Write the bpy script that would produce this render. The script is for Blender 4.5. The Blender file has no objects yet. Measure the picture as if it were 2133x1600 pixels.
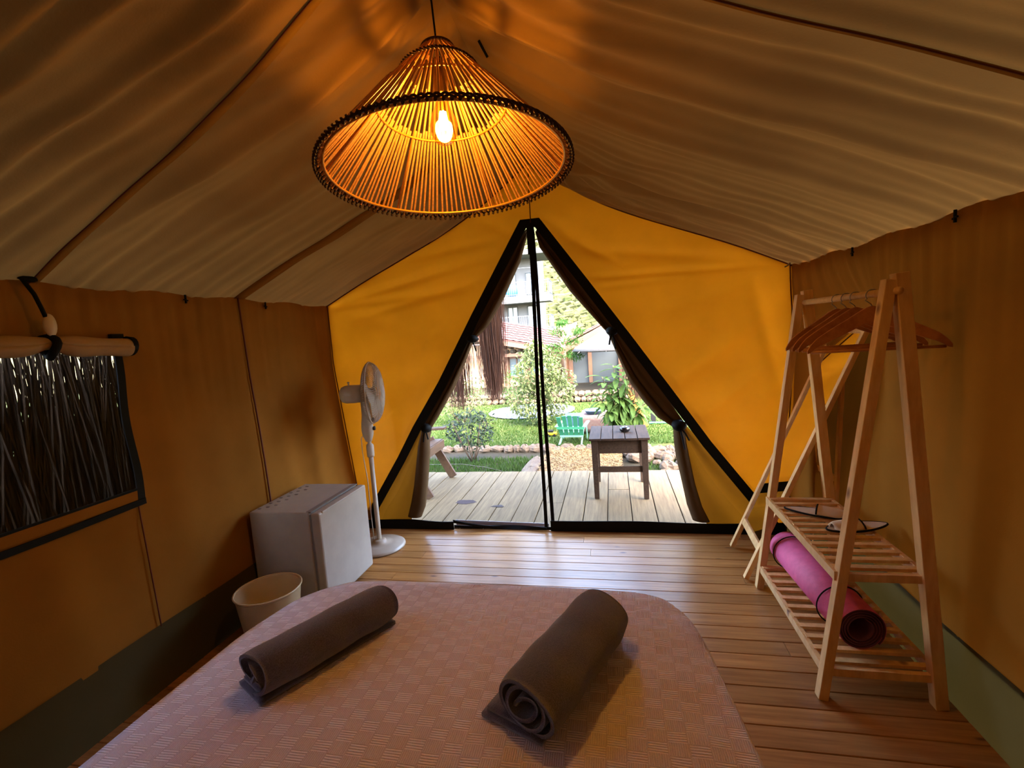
import bpy, math, random
from math import sin, cos, pi, sqrt, exp, radians as R
from mathutils import Vector as V, Matrix
import numpy as np
random.seed(7)
S = bpy.context.scene
COL = S.collection

# ------------------------------------------------------------------ camera
CX = V((0.97714303, 0.04698888, -0.20732472))   # world X, Y, Z axes seen from the camera (right, up, forward)
CY = V((0.20089618, 0.11479782, 0.97286288))
CZ = V((-0.06951417, 0.99227693, -0.102734))
EYE = V((0, 0, 1.45))
cam = bpy.data.objects.new('camera', bpy.data.cameras.new('camera'))
COL.objects.link(cam)
rt, up, fw = (V((CX[i], CY[i], CZ[i])) for i in range(3))
m = Matrix.Identity(4)
for r in range(3):
    m[r][0], m[r][1], m[r][2], m[r][3] = rt[r], up[r], -fw[r], EYE[r]
cam.matrix_world = m
cam.data.sensor_width = 36
cam.data.lens = 1000 / 2133 * 36
cam.data.clip_start = 0.02
cam.data.clip_end = 500
S.camera = cam

# ------------------------------------------------------------------ light and exposure
w = bpy.data.worlds.new('sky'); S.world = w; w.use_nodes = True
nt = w.node_tree; nt.nodes.clear()
wo = nt.nodes.new('ShaderNodeOutputWorld'); bg = nt.nodes.new('ShaderNodeBackground'); sk = nt.nodes.new('ShaderNodeTexSky')
sk.sky_type = 'NISHITA'; sk.sun_disc = False; sk.sun_elevation = R(52); sk.sun_rotation = R(150)
sk.air_density = 1.0; sk.dust_density = 3.5; sk.ozone_density = 1.0; sk.altitude = 50
bg.inputs[1].default_value = 5.0
nt.links.new(sk.outputs[0], bg.inputs[0]); nt.links.new(bg.outputs[0], wo.inputs[0])
sun = bpy.data.objects.new('sun', bpy.data.lights.new('sun', 'SUN')); COL.objects.link(sun)
sun.data.energy = 6.0; sun.data.angle = R(4); sun.data.color = (1.0, 0.95, 0.86)
sd = V((-0.22, 0.72, -0.95)).normalized()       # high sun behind the tent, to the right
sun.rotation_euler = sd.to_track_quat('-Z', 'Y').to_euler()
S.view_settings.view_transform = 'Standard'; S.view_settings.look = 'None'
S.view_settings.gamma = 1.0; S.view_settings.use_curve_mapping = False
S.view_settings.exposure = 0.92
S.cycles.use_denoising = True
S.cycles.max_bounces = 12; S.cycles.diffuse_bounces = 6; S.cycles.transparent_max_bounces = 24
S.cycles.transmission_bounces = 8; S.cycles.sample_clamp_indirect = 6
BULB_W = 9.5

# ------------------------------------------------------------------ helpers
def at(px, py, y):
    """a point of the photograph at the depth y"""
    v = V((px - 1066.5, 800 - py, 1000)); d = V((v.dot(CX), v.dot(CY), v.dot(CZ)))
    t = y / d.y
    return V((d.x * t, y, 1.45 + d.z * t))
def lerp(a, b, t): return a + (b - a) * t
def interp(tab, x):
    if x <= tab[0][0]: return tab[0][1]
    for (a, b), (c, d) in zip(tab, tab[1:]):
        if x <= c: return b + (d - b) * (x - a) / (c - a)
    return tab[-1][1]

class MB:
    def __init__(s): s.v = []; s.f = []
    def add(s, vs, fs):
        o = len(s.v); s.v += [tuple(p) for p in vs]; s.f += [tuple(i + o for i in f) for f in fs]; return s
    def box(s, c, d, rot=None, taper=1.0):
        c = V(c); x, y, z = d[0] / 2, d[1] / 2, d[2] / 2
        P = [V((i * x * (taper if k < 0 else 1), j * y * (taper if k < 0 else 1), k * z)) for k in (-1, 1) for j in (-1, 1) for i in (-1, 1)]
        if rot is not None: P = [rot @ p for p in P]
        return s.add([c + p for p in P], [(0, 2, 3, 1), (4, 5, 7, 6), (0, 1, 5, 4), (2, 6, 7, 3), (0, 4, 6, 2), (1, 3, 7, 5)])
    def bar(s, a, b, w, t, side=(1, 0, 0), b_w=None, b_t=None):
        """rectangular bar from a to b, width w along side, thickness t across"""
        a, b = V(a), V(b); d = (b - a).normalized(); sd_ = V(side); sd_ = (sd_ - d * sd_.dot(d)).normalized(); n = d.cross(sd_)
        P = []
        for p, ww, tt in ((a, w, t), (b, b_w or w, b_t or t)):
            for j in (-1, 1):
                for i in (-1, 1): P.append(p + sd_ * i * ww / 2 + n * j * tt / 2)
        return s.add(P, [(0, 2, 3, 1), (4, 5, 7, 6), (0, 1, 5, 4), (2, 6, 7, 3), (0, 4, 6, 2), (1, 3, 7, 5)])
    def tube(s, pts, r, n=8, closed=False, caps=True):
        pts = [V(p) for p in pts]; N = len(pts); P = []; F = []; ref = None
        for i, p in enumerate(pts):
            d = ((pts[(i + 1) % N] - pts[i - 1]) if closed else (pts[min(i + 1, N - 1)] - pts[max(i - 1, 0)])).normalized()
            if ref is None: ref = d.orthogonal().normalized()
            ref = (ref - d * ref.dot(d)).normalized(); q = d.cross(ref)
            rr = r[i] if isinstance(r, (list, tuple)) else r
            for k in range(n):
                a = 2 * pi * k / n; P.append(p + (ref * cos(a) + q * sin(a)) * rr)
        for i in range(N if closed else N - 1):
            j = (i + 1) % N
            for k in range(n): F.append((i * n + k, i * n + (k + 1) % n, j * n + (k + 1) % n, j * n + k))
        if not closed and caps: F.append(tuple(range(n))[::-1]); F.append(tuple((N - 1) * n + k for k in range(n)))
        return s.add(P, F)
    def lathe(s, prof, n=32, c=(0, 0, 0), M=None):
        P = []; F = []; c = V(c)
        for r_, z in prof:
            for k in range(n):
                a = 2 * pi * k / n; p = V((r_ * cos(a), r_ * sin(a), z))
                if M is not None: p = M @ p
                P.append(c + p)
        for i in range(len(prof) - 1):
            for k in range(n): F.append((i * n + k, i * n + (k + 1) % n, (i + 1) * n + (k + 1) % n, (i + 1) * n + k))
        return s.add(P, F)
    def grid(s, fn, nu, nv, skip=None, flip=False):
        P = [fn(i / nu, j / nv) for j in range(nv + 1) for i in range(nu + 1)]; F = []
        for j in range(nv):
            for i in range(nu):
                if skip and skip(i, j): continue
                a = j * (nu + 1) + i; q = (a, a + 1, a + nu + 2, a + nu + 1)
                F.append(q[::-1] if flip else q)
        return s.add(P, F)
    def blob(s, c, r, seed=0, n=8, mth=6, rough=.18):
        rn = random.Random(seed); c = V(c); ph = [rn.uniform(0, 6.3) for _ in range(6)]; P = []
        for j in range(mth + 1):
            t = pi * j / mth
            for i in range(n):
                a = 2 * pi * i / n
                k = 1 + rough * (sin(3 * a + ph[0]) * sin(2 * t + ph[1]) + .6 * sin(5 * a + ph[2]) * sin(3 * t + ph[3]) + .5 * rn.uniform(-.5, .5) * (0 < j < mth))
                P.append(c + V((r[0] * k * sin(t) * cos(a), r[1] * k * sin(t) * sin(a), r[2] * k * cos(t))))
        F = [(j * n + i, (j + 1) * n + i, (j + 1) * n + (i + 1) % n, j * n + (i + 1) % n) for j in range(mth) for i in range(n)]
        return s.add(P, F)
    def mesh(s, name, smooth=False, thick=0):
        me = bpy.data.meshes.new(name); me.from_pydata(s.v, [], s.f)
        if smooth: me.polygons.foreach_set('use_smooth', [True] * len(me.polygons))
        me.update(); return me
    def build(s, name, mat, parent=None, smooth=False, bevel=0, solid=0, sub=0, loc=None):
        o = bpy.data.objects.new(name, s.mesh(name, smooth)); COL.objects.link(o)
        if mat: o.data.materials.append(mat)
        if parent is not None: o.parent = parent
        if loc is not None: o.location = loc
        if solid:
            md = o.modifiers.new('solid', 'SOLIDIFY'); md.thickness = solid; md.offset = 0
        if bevel:
            md = o.modifiers.new('bevel', 'BEVEL'); md.width = bevel; md.segments = 2; md.limit_method = 'ANGLE'
        if sub:
            md = o.modifiers.new('sub', 'SUBSURF'); md.levels = sub; md.render_levels = sub
        return o

def tag(o, label=None, cat=None, group=None, kind=None):
    if label: o['label'] = label
    if cat: o['category'] = cat
    if group: o['group'] = group
    if kind: o['kind'] = kind
    return o
def empty(name, loc=(0, 0, 0), rz=0):
    o = bpy.data.objects.new(name, None); COL.objects.link(o); o.location = loc; o.rotation_euler = (0, 0, rz)
    o.empty_display_size = .1
    return o
def share(name, me, parent=None, loc=None, M=None):
    o = bpy.data.objects.new(name, me); COL.objects.link(o)
    if parent is not None: o.parent = parent
    if M is not None: o.matrix_local = M
    elif loc is not None: o.location = loc
    return o
def kids(o): return [c for c in bpy.data.objects if c.parent is o]
def copy_tree(o, parent=None):
    c = o.copy(); COL.objects.link(c)
    if parent is not None: c.parent = parent
    for k in kids(o): copy_tree(k, c)
    return c

# ------------------------------------------------------------------ materials
def lin(c): return tuple(((x / 255) / 12.92 if x <= 10 else (((x / 255) + .055) / 1.055) ** 2.4) for x in c)
def newmat(name):
    mt = bpy.data.materials.new(name); mt.use_nodes = True; n = mt.node_tree; n.nodes.clear()
    out = n.nodes.new('ShaderNodeOutputMaterial'); return mt, n, out
def N(n, kind, **kw):
    x = n.nodes.new('ShaderNode' + kind)
    for k, v in kw.items():
        if k in x.inputs.keys() if isinstance(k, str) else False: x.inputs[k].default_value = v
        else: setattr(x, k, v)
    return x
def coords(n, scale=(1, 1, 1), rot=(0, 0, 0), obj=True):
    tc = n.nodes.new('ShaderNodeTexCoord'); mp = n.nodes.new('ShaderNodeMapping')
    mp.inputs['Scale'].default_value = scale; mp.inputs['Rotation'].default_value = rot
    n.links.new(tc.outputs['Object'], mp.inputs[0]); return mp.outputs[0]
def ramp(n, fac, c0, c1, p0=.3, p1=.7):
    r = n.nodes.new('ShaderNodeValToRGB'); n.links.new(fac, r.inputs[0])
    r.color_ramp.elements[0].position = p0; r.color_ramp.elements[1].position = p1
    r.color_ramp.elements[0].color = (*c0, 1); r.color_ramp.elements[1].color = (*c1, 1); return r.outputs[0]
def noise(n, vec, scale, detail=4, rough=.55):
    x = n.nodes.new('ShaderNodeTexNoise'); x.inputs['Scale'].default_value = scale
    x.inputs['Detail'].default_value = detail; x.inputs['Roughness'].default_value = rough
    n.links.new(vec, x.inputs['Vector']); return x.outputs[0]
def bump(n, h, strength=.3, dist=.01):
    b = n.nodes.new('ShaderNodeBump'); b.inputs['Strength'].default_value = strength; b.inputs['Distance'].default_value = dist
    n.links.new(h, b.inputs['Height']); return b.outputs[0]
def plain(name, c, rough=.5, c2=None, scale=8, bmp=0, bscale=60, metal=0, spec=.5, stretch=(1, 1, 1), sheen=0):
    mt, n, out = newmat(name); p = n.nodes.new('ShaderNodeBsdfPrincipled')
    p.inputs['Roughness'].default_value = rough; p.inputs['Metallic'].default_value = metal
    p.inputs['Specular IOR Level'].default_value = spec; p.inputs['Sheen Weight'].default_value = sheen
    vec = coords(n, stretch)
    c = lin(c); c2 = lin(c2) if c2 else tuple(x * .86 for x in c)
    n.links.new(ramp(n, noise(n, vec, scale), c, c2), p.inputs['Base Color'])
    if bmp: n.links.new(bump(n, noise(n, vec, bscale), bmp, .003), p.inputs['Normal'])
    n.links.new(p.outputs[0], out.inputs[0]); return mt
def canvas(name, refl, trans, mixf=.5, wscale=900):
    """woven canvas that lets light through"""
    mt, n, out = newmat(name); d = n.nodes.new('ShaderNodeBsdfDiffuse'); t = n.nodes.new('ShaderNodeBsdfTranslucent')
    mx = n.nodes.new('ShaderNodeMixShader'); mx.inputs[0].default_value = mixf
    vec = coords(n); nz = noise(n, vec, 3.0, 5); fine = noise(n, vec, 160, 3)
    a = lin(refl); b = lin(trans)
    n.links.new(ramp(n, nz, tuple(x * .9 for x in a), tuple(min(1, x * 1.08) for x in a)), d.inputs[0])
    n.links.new(ramp(n, nz, tuple(x * .9 for x in b), tuple(min(1, x * 1.06) for x in b)), t.inputs[0])
    bm = bump(n, fine, .25, .002); n.links.new(bm, d.inputs['Normal']); n.links.new(bm, t.inputs['Normal'])
    n.links.new(d.outputs[0], mx.inputs[1]); n.links.new(t.outputs[0], mx.inputs[2]); n.links.new(mx.outputs[0], out.inputs[0]); return mt
def wood(name, c1, c2, rough=.5, stretch=(1, 12, 12), scale=3.0, knots=True, bmp=.15, per_obj=.0, dark=(70, 35, 15), spec=.4):
    mt, n, out = newmat(name); p = n.nodes.new('ShaderNodeBsdfPrincipled'); p.inputs['Roughness'].default_value = rough
    p.inputs['Specular IOR Level'].default_value = spec
    tc = n.nodes.new('ShaderNodeTexCoord'); oi = n.nodes.new('ShaderNodeObjectInfo')
    sc = n.nodes.new('ShaderNodeVectorMath'); sc.operation = 'SCALE'; sc.inputs[3].default_value = 23.0
    cx = n.nodes.new('ShaderNodeCombineXYZ')
    for i in range(3): n.links.new(oi.outputs['Random'], cx.inputs[i])
    n.links.new(cx.outputs[0], sc.inputs[0])
    ad = n.nodes.new('ShaderNodeVectorMath'); ad.operation = 'ADD'; n.links.new(tc.outputs['Object'], ad.inputs[0]); n.links.new(sc.outputs[0], ad.inputs[1])
    mp = n.nodes.new('ShaderNodeMapping'); mp.inputs['Scale'].default_value = stretch; n.links.new(ad.outputs[0], mp.inputs[0])
    g = noise(n, mp.outputs[0], scale, 8, .62)
    colr = ramp(n, g, lin(c1), lin(c2), .32, .68)
    if knots:
        mp2 = n.nodes.new('ShaderNodeMapping'); mp2.inputs['Scale'].default_value = tuple(1 + (s_ - 1) * .12 for s_ in stretch); n.links.new(ad.outputs[0], mp2.inputs[0])
        vo = n.nodes.new('ShaderNodeTexVoronoi'); vo.inputs['Scale'].default_value = 3.4; n.links.new(mp2.outputs[0], vo.inputs['Vector'])
        kr = n.nodes.new('ShaderNodeValToRGB'); kr.color_ramp.elements[0].position = .035; kr.color_ramp.elements[1].position = .10
        kr.color_ramp.elements[0].color = (1, 1, 1, 1); kr.color_ramp.elements[1].color = (0, 0, 0, 1); n.links.new(vo.outputs['Distance'], kr.inputs[0])
        mx = n.nodes.new('ShaderNodeMixRGB'); n.links.new(kr.outputs[0], mx.inputs[0]); n.links.new(colr, mx.inputs[1]); mx.inputs[2].default_value = (*lin(dark), 1); colr = mx.outputs[0]
    if per_obj:
        hs = n.nodes.new('ShaderNodeHueSaturation'); ma = n.nodes.new('ShaderNodeMapRange'); n.links.new(oi.outputs['Random'], ma.inputs[0])
        ma.inputs[3].default_value = 1 - per_obj; ma.inputs[4].default_value = 1 + per_obj; n.links.new(ma.outputs[0], hs.inputs['Value']); n.links.new(colr, hs.inputs['Color']); colr = hs.outputs[0]
    n.links.new(colr, p.inputs['Base Color'])
    n.links.new(bump(n, g, bmp, .003), p.inputs['Normal'])
    n.links.new(p.outputs[0], out.inputs[0]); return mt
def leaf(name, c, c2, tr=.4):
    mt, n, out = newmat(name); d = n.nodes.new('ShaderNodeBsdfPrincipled'); t = n.nodes.new('ShaderNodeBsdfTranslucent'); mx = n.nodes.new('ShaderNodeMixShader')
    d.inputs['Roughness'].default_value = .7; d.inputs['Specular IOR Level'].default_value = .2; mx.inputs[0].default_value = tr
    col = ramp(n, noise(n, coords(n), 14, 3), lin(c), lin(c2), .35, .65)
    n.links.new(col, d.inputs['Base Color']); n.links.new(col, t.inputs[0]); n.links.new(d.outputs[0], mx.inputs[1]); n.links.new(t.outputs[0], mx.inputs[2])
    n.links.new(mx.outputs[0], out.inputs[0]); return mt
def screen(name, c, clear):
    mt, n, out = newmat(name); d = n.nodes.new('ShaderNodeBsdfDiffuse'); d.inputs[0].default_value = (*lin(c), 1); t = n.nodes.new('ShaderNodeBsdfTransparent')
    mx = n.nodes.new('ShaderNodeMixShader'); mx.inputs[0].default_value = clear
    n.links.new(d.outputs[0], mx.inputs[1]); n.links.new(t.outputs[0], mx.inputs[2]); n.links.new(mx.outputs[0], out.inputs[0]); return mt
def emit(name, c, st):
    mt, n, out = newmat(name); e = n.nodes.new('ShaderNodeEmission'); e.inputs[0].default_value = (*c, 1); e.inputs[1].default_value = st
    n.links.new(e.outputs[0], out.inputs[0]); return mt

M = dict(
    front=canvas('front_canvas', (196, 140, 62), (240, 136, 12), .135),
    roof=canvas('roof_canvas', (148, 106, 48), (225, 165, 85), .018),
    side=canvas('shaded_side_canvas', (136, 90, 36), (220, 140, 40), .003),  # same canvas as the front, with shade put into its colour and translucency
    flap=canvas('shaded_flap_canvas', (86, 66, 46), (190, 130, 50), .045),  # tied flaps are the same canvas, their shade put into the colour
    low=canvas('lower_flap_canvas', (112, 86, 46), (232, 138, 24), .07),
    mud=canvas('mud_flap_canvas', (72, 62, 40), (140, 120, 60), .008),
    piping=plain('red_brown_piping', (96, 34, 14), .7),
    black=plain('black_webbing', (9, 9, 10), .75, spec=.2),
    floor=wood('floor_pine', (174, 124, 70), (134, 86, 42), .30, (1, 16, 16), 3.2, per_obj=.16, dark=(84, 42, 22), spec=.5, bmp=.1),
    deck=wood('weathered_deck', (216, 182, 132), (168, 138, 100), .8, (16, 1, 16), 3.2, per_obj=.10, dark=(96, 80, 70), spec=.15, bmp=.3),
    pine=wood('rack_pine', (226, 184, 124), (200, 152, 92), .5, (5, 5, 1), 6, knots=True, per_obj=.05, dark=(110, 60, 30)),
    hanger=wood('hanger_wood', (190, 126, 74), (158, 94, 50), .4, (3, 1, 3), 8, knots=False),
    oldwood=wood('old_table_wood', (134, 102, 78), (88, 64, 48), .7, (14, 1, 14), 5, knots=False, bmp=.5, spec=.2, per_obj=.12),
    acwood=wood('armchair_wood', (168, 118, 76), (128, 84, 52), .6, (6, 1, 6), 6, knots=True, per_obj=.1),
    white=plain('white_enamel', (164, 154, 142), .38),
    gasket=plain('grey_gasket', (120, 112, 106), .6),
    fanwhite=plain('fan_plastic', (168, 152, 134), .38),
    knob=plain('black_plastic', (16, 16, 18), .35),
    steel=plain('brushed_steel', (150, 140, 128), .28, metal=1),
    bin=plain('cream_plastic', (196, 178, 140), .3),
    rattan=plain('rattan_cane', (206, 150, 92), .5, (176, 120, 66), 40),
    binding=plain('dark_cane_binding', (58, 26, 12), .6),
    brass=plain('brass_wire', (226, 160, 60), .35, metal=.6),
    mirror=plain('mirror_silver', (238, 238, 238), .02, (238, 238, 238), metal=1),
    pink=plain('pink_foam', (226, 96, 142), .62, (208, 82, 128), 30, bmp=.4, bscale=240),
    mattinside=plain('dark_foam', (92, 40, 58), .8),
    slipper=plain('terry_slipper', (214, 190, 160), .9, bmp=.5, bscale=300),
    thatch=plain('dark_thatch', (150, 92, 60), .85, (62, 32, 22), 60, stretch=(1, 1, .04)),
    grass=leaf('grass_blades', (96, 136, 44), (124, 156, 60), .3),
    lawn=plain('lawn_soil', (92, 122, 44), .95, (132, 130, 66), 5, bmp=.8, bscale=50, spec=.1),
    soil=plain('garden_soil', (104, 88, 64), .95, (78, 70, 48), 9, bmp=.8, bscale=30, spec=.1),
    straw=plain('straw_path', (196, 150, 80), .9, (150, 104, 50), 14, bmp=.9, bscale=60, spec=.1),
    stone=plain('garden_stone', (188, 160, 130), .9, (140, 108, 82), 5, bmp=.8, bscale=18, spec=.2),
    leaf_var=leaf('variegated_leaf', (140, 172, 84), (196, 204, 130), .35),
    leaf_dark=leaf('dark_leaf', (66, 88, 52), (108, 122, 78), .25),
    leaf_big=leaf('broad_leaf', (104, 160, 60), (160, 196, 90), .45),
    leaf_fern=leaf('fern_leaf', (76, 140, 36), (104, 168, 52), .45),
    bark=plain('bark', (92, 70, 50), .9, (64, 48, 34), 20, bmp=.6),
    plaster=plain('white_plaster', (196, 196, 196), .85),
    dkglass=plain('window_glass', (70, 84, 92), .12),
    rail=plain('iron_rail', (52, 56, 62), .6),
    tiles=plain('red_roof_tiles', (176, 84, 62), .8, (150, 66, 50), 8, bmp=.4),
    timber=plain('orange_timber', (172, 112, 62), .7, (140, 84, 44), 10),
    rubble=plain('rubble_wall', (150, 128, 98), .9, (100, 80, 58), 7, bmp=.8, bscale=16),
    slate=plain('grey_blue_cloth', (92, 104, 110), .85),
    green=plain('green_paint', (44, 128, 92), .45),
    mint=plain('mint_paint', (128, 172, 150), .5),
    umb=plain('bleached_thatch', (176, 166, 156), .9, (120, 110, 104), 30, bmp=.8, stretch=(1, 1, 1)),
    yellow=plain('yellow_plastic', (222, 168, 20), .4), orange=plain('orange_plastic', (222, 110, 30), .45), blue=plain('light_blue_plastic', (110, 160, 200), .4),
    greyplastic=plain('grey_plastic', (150, 156, 166), .4),
    hill=plain('hillside', (186, 170, 128), .95, (140, 138, 100), .35, spec=0), shrub=plain('hill_shrub', (98, 108, 66), .95, (158, 156, 106), .9, spec=0),
    ceramic=plain('glazed_black_ashtray', (20, 18, 18), .12),
    reed=plain('brushwood', (122, 108, 92), .85, (30, 25, 22), 30, stretch=(1, 1, .15)),
    cloth=plain('patterned_cloth', (196, 164, 140), .9, (170, 110, 100), 26),
)
def dim(names, k):  # darkens outdoor albedos to offset the boosted daylight; exposure put into the colour
    for nm in names:
        for nd in M[nm].node_tree.nodes:
            if nd.type == 'VALTORGB':
                for e in nd.color_ramp.elements: e.color = (*[c * k for c in e.color[:3]], 1)
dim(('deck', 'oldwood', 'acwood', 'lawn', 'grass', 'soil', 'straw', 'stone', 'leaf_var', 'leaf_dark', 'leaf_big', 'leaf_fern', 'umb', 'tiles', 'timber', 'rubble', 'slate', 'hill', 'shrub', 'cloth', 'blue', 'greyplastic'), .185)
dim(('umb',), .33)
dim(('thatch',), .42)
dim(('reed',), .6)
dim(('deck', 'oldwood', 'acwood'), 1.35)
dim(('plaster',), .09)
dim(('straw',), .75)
dim(('green', 'mint', 'yellow', 'orange'), .5)
dim(('green', 'mint', 'yellow', 'orange'), 1)
# rug with a black and white pattern
def rug_mat():
    mt, n, out = newmat('black_and_white_rug'); p = n.nodes.new('ShaderNodeBsdfPrincipled'); p.inputs['Roughness'].default_value = .9
    vo = n.nodes.new('ShaderNodeTexVoronoi'); vo.feature = 'DISTANCE_TO_EDGE'; vo.inputs['Scale'].default_value = 7; n.links.new(coords(n), vo.inputs['Vector'])
    n.links.new(ramp(n, vo.outputs['Distance'], lin((26, 28, 38)), lin((82, 84, 92)), .06, .16), p.inputs['Base Color']); n.links.new(p.outputs[0], out.inputs[0]); return mt
M['rug'] = rug_mat()
# basket-weave bedspread: ribbed blocks alternating with plain woven ones
def bed_mat():
    mt, n, out = newmat('basket_weave_bedspread'); p = n.nodes.new('ShaderNodeBsdfPrincipled'); p.inputs['Roughness'].default_value = .9
    p.inputs['Sheen Weight'].default_value = .25; p.inputs['Specular IOR Level'].default_value = .15
    tc = n.nodes.new('ShaderNodeTexCoord')
    wv = n.nodes.new('ShaderNodeTexNoise'); wv.inputs['Scale'].default_value = 2.5; n.links.new(tc.outputs['UV'], wv.inputs['Vector'])
    dm = n.nodes.new('ShaderNodeVectorMath'); dm.operation = 'MULTIPLY_ADD'; n.links.new(wv.outputs['Color'], dm.inputs[0]); dm.inputs[1].default_value = (.02, .02, 0); n.links.new(tc.outputs['UV'], dm.inputs[2])
    sp = n.nodes.new('ShaderNodeSeparateXYZ'); n.links.new(dm.outputs[0], sp.inputs[0])
    def mth(op, a, b=None, c=None):
        x = n.nodes.new('ShaderNodeMath'); x.operation = op
        for i, q in enumerate((a, b, c)):
            if q is None: continue
            if isinstance(q, (int, float)): x.inputs[i].default_value = q
            else: n.links.new(q, x.inputs[i])
        return x.outputs[0]
    u = mth('MULTIPLY', sp.outputs[0], 1 / .046); v = mth('MULTIPLY', sp.outputs[1], 1 / .034)
    par = mth('MODULO', mth('ADD', mth('FLOOR', u), mth('FLOOR', v)), 2.0); par = mth('ABSOLUTE', par)
    ribs = mth('MULTIPLY_ADD', mth('SINE', mth('MULTIPLY', v, 2 * pi * 5)), .5, .5)      # ribs along X
    fine = mth('MULTIPLY_ADD', mth('SINE', mth('MULTIPLY', u, 2 * pi * 9)), .5, .5)
    fu = mth('FRACT', u); edge = mth('GREATER_THAN', mth('MULTIPLY', mth('SUBTRACT', 1.0, fu), fu), .035)
    h1 = mth('MULTIPLY', mth('MULTIPLY', ribs, par), edge); h2 = mth('MULTIPLY', fine, mth('MULTIPLY', mth('SUBTRACT', 1.0, par), .35))
    h = mth('ADD', h1, h2)
    nz = n.nodes.new('ShaderNodeTexNoise'); nz.inputs['Scale'].default_value = 300; n.links.new(tc.outputs['UV'], nz.inputs['Vector'])
    hh = mth('ADD', h, mth('MULTIPLY', nz.outputs[0], .5))
    n.links.new(bump(n, hh, 1.0, .0028), p.inputs['Normal'])
    cr = ramp(n, hh, lin((194, 178, 186)), lin((246, 236, 242)), .15, 1.0); n.links.new(cr, p.inputs['Base Color'])
    n.links.new(p.outputs[0], out.inputs[0]); return mt
M['bed'] = bed_mat()
def terry():
    mt, n, out = newmat('grey_terry'); p = n.nodes.new('ShaderNodeBsdfPrincipled'); p.inputs['Roughness'].default_value = 1; p.inputs['Sheen Weight'].default_value = .6; p.inputs['Specular IOR Level'].default_value = .05
    p.inputs['Sheen Roughness'].default_value = .5
    vec = coords(n); a = noise(n, vec, 420, 3, .7); b = noise(n, vec, 30, 3)
    n.links.new(ramp(n, a, lin((54, 53, 72)), lin((110, 107, 134)), .35, .7), p.inputs['Base Color'])
    n.links.new(bump(n, a, .9, .004), p.inputs['Normal']); n.links.new(p.outputs[0], out.inputs[0]); return mt
M['terry'] = terry()

# ================================================================== SETTING: the tent
YF = 3.366; YB = -1.7; XR_ = -0.50; ZR = 2.60; ZE = 1.765
def left_x(z, y):      # left canvas wall
    t = min(1, max(0, z / ZE)); b = -2.01 if y < 2.8 else lerp(-2.01, -1.975, min(1, (y - 2.8) / .566))
    return b + (-2.06 - b - .06 * max(0, min(1, (y - 2.2) / 1.16))) * min(1, t * 1.15 + .15 * (t > .0)) 
def right_x(z, y):
    t = min(1, max(0, z / ZE)); b = 1.16 - .08 * max(0, min(1, (y - 2.9) / .46)); e = 1.165 - .045 * max(0, min(1, (y - 2.7) / .66))
    bul = .15 * exp(-((y - 2.86) / .36) ** 2) * exp(-((z - 1.2) / .45) ** 2) * min(1, max(0, (z - .27) / .6)) * min(1, max(0, (ZE - z) / .25))
    return lerp(b, e, t) + bul
def rip(y, z, sgn):    # gathers hanging from the eave
    k = max(0, 1 - (ZE - z) / .75) ** 1.3
    v = .0055 * sin(y * 2 * pi / .105 + 1.3 * sin(y * 5)) + .004 * sin(y * 2 * pi / .061 + 2)
    v2 = .012 * sin(y * 2 * pi / .62 + 1.0 + .8 * z) * sin(min(1, z / ZE) * pi) + .006 * sin(y * 2 * pi / .27 + 2.2 * z + 1) * sin(min(1, z / ZE) * pi)
    return v * k + v2
def eave(y, s): return V(((left_x(ZE, y) if s < 0 else right_x(ZE, y)), y, ZE - .014 * (0.5 + .5 * sin(y * 2 * pi / .5))))
def roof_pt(u, y, s):  # u: 0 ridge .. 1 eave
    e = eave(y, s); a = V((XR_, y, ZR - .03 * sin(pi * max(0, min(1, (YF - y) / 2.1)))))
    p = a.lerp(e, u); u = min(u, 1.0); n = V((-s * (ZR - ZE), 0, -1.6)).normalized()      # inward normal (down)
    sag = .055 * sin(pi * u) + .02 * sin(2 * pi * u)
    fr = max(0, min(1, (YF - y) / .25))
    yy = y + .10 * u * sin(y * 1.7) + (.12 * u if s < 0 else -.10 * u)
    dens = .62 + .38 * sin(y * 1.9 + .6)
    fan_ = .013 * sin(2 * pi * yy / .085 + 3 * sin(2.3 * y)) * (1 - u) ** 1.6 * (u + .05) ** .3
    f = (fan_ + .023 * sin(2 * pi * yy / .30 + 1.2 * sin(2.1 * y)) * (1 - u) ** .5 * (u + .08) ** .25
         + .011 * sin(2 * pi * yy / .125 + 2 * sin(y * 3.1)) * (1 - u) ** 1.0
         + .017 * sin(2 * pi * yy / .47 + .5) * sin(pi * min(1, u * 1.05)) 
         + .0035 * sin(2 * pi * yy / .065) * (.3 + max(0, u - .55) * 1.6)
         + .005 * sin(2 * pi * yy / .105 + 1.3 * sin(yy * 5)) * max(0, u - .45) * 1.8)
    if s < 0 and y > 2.42: f *= .35
    # folds radiating from the front peak
    pk = exp(-((y - 2.7) / .55) ** 2) * (1 - u) ** 1.2
    f += .016 * pk * sin(26 * math.atan2(u * 1.6 + .08, (YF - y) + .15))
    # slack at the ridge
    f += .012 * exp(-(u / .07) ** 2) * sin(2 * pi * y / .11 + s)
    f += .004 * sin(23 * u + 9 * y) * sin(11 * y - 5 * u)
    edge = min(1, (YF - y) / .10) if y > YF - .10 else 1
    k0 = min(1, u / .05)
    if s < 0: k0 *= 1 - .80 * exp(-((y - 1.40 + .11 * (1 - u)) / .10) ** 2) - .6 * exp(-((y - 2.41) / .07) ** 2)
    else: k0 *= 1 - .80 * exp(-((y - 1.25 + .07 * (1 - u)) / .10) ** 2)
    return p + n * (sag + f * dens * edge * 2.5 * k0) 
ys = lambda v: lerp(YB, YF, v)
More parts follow.
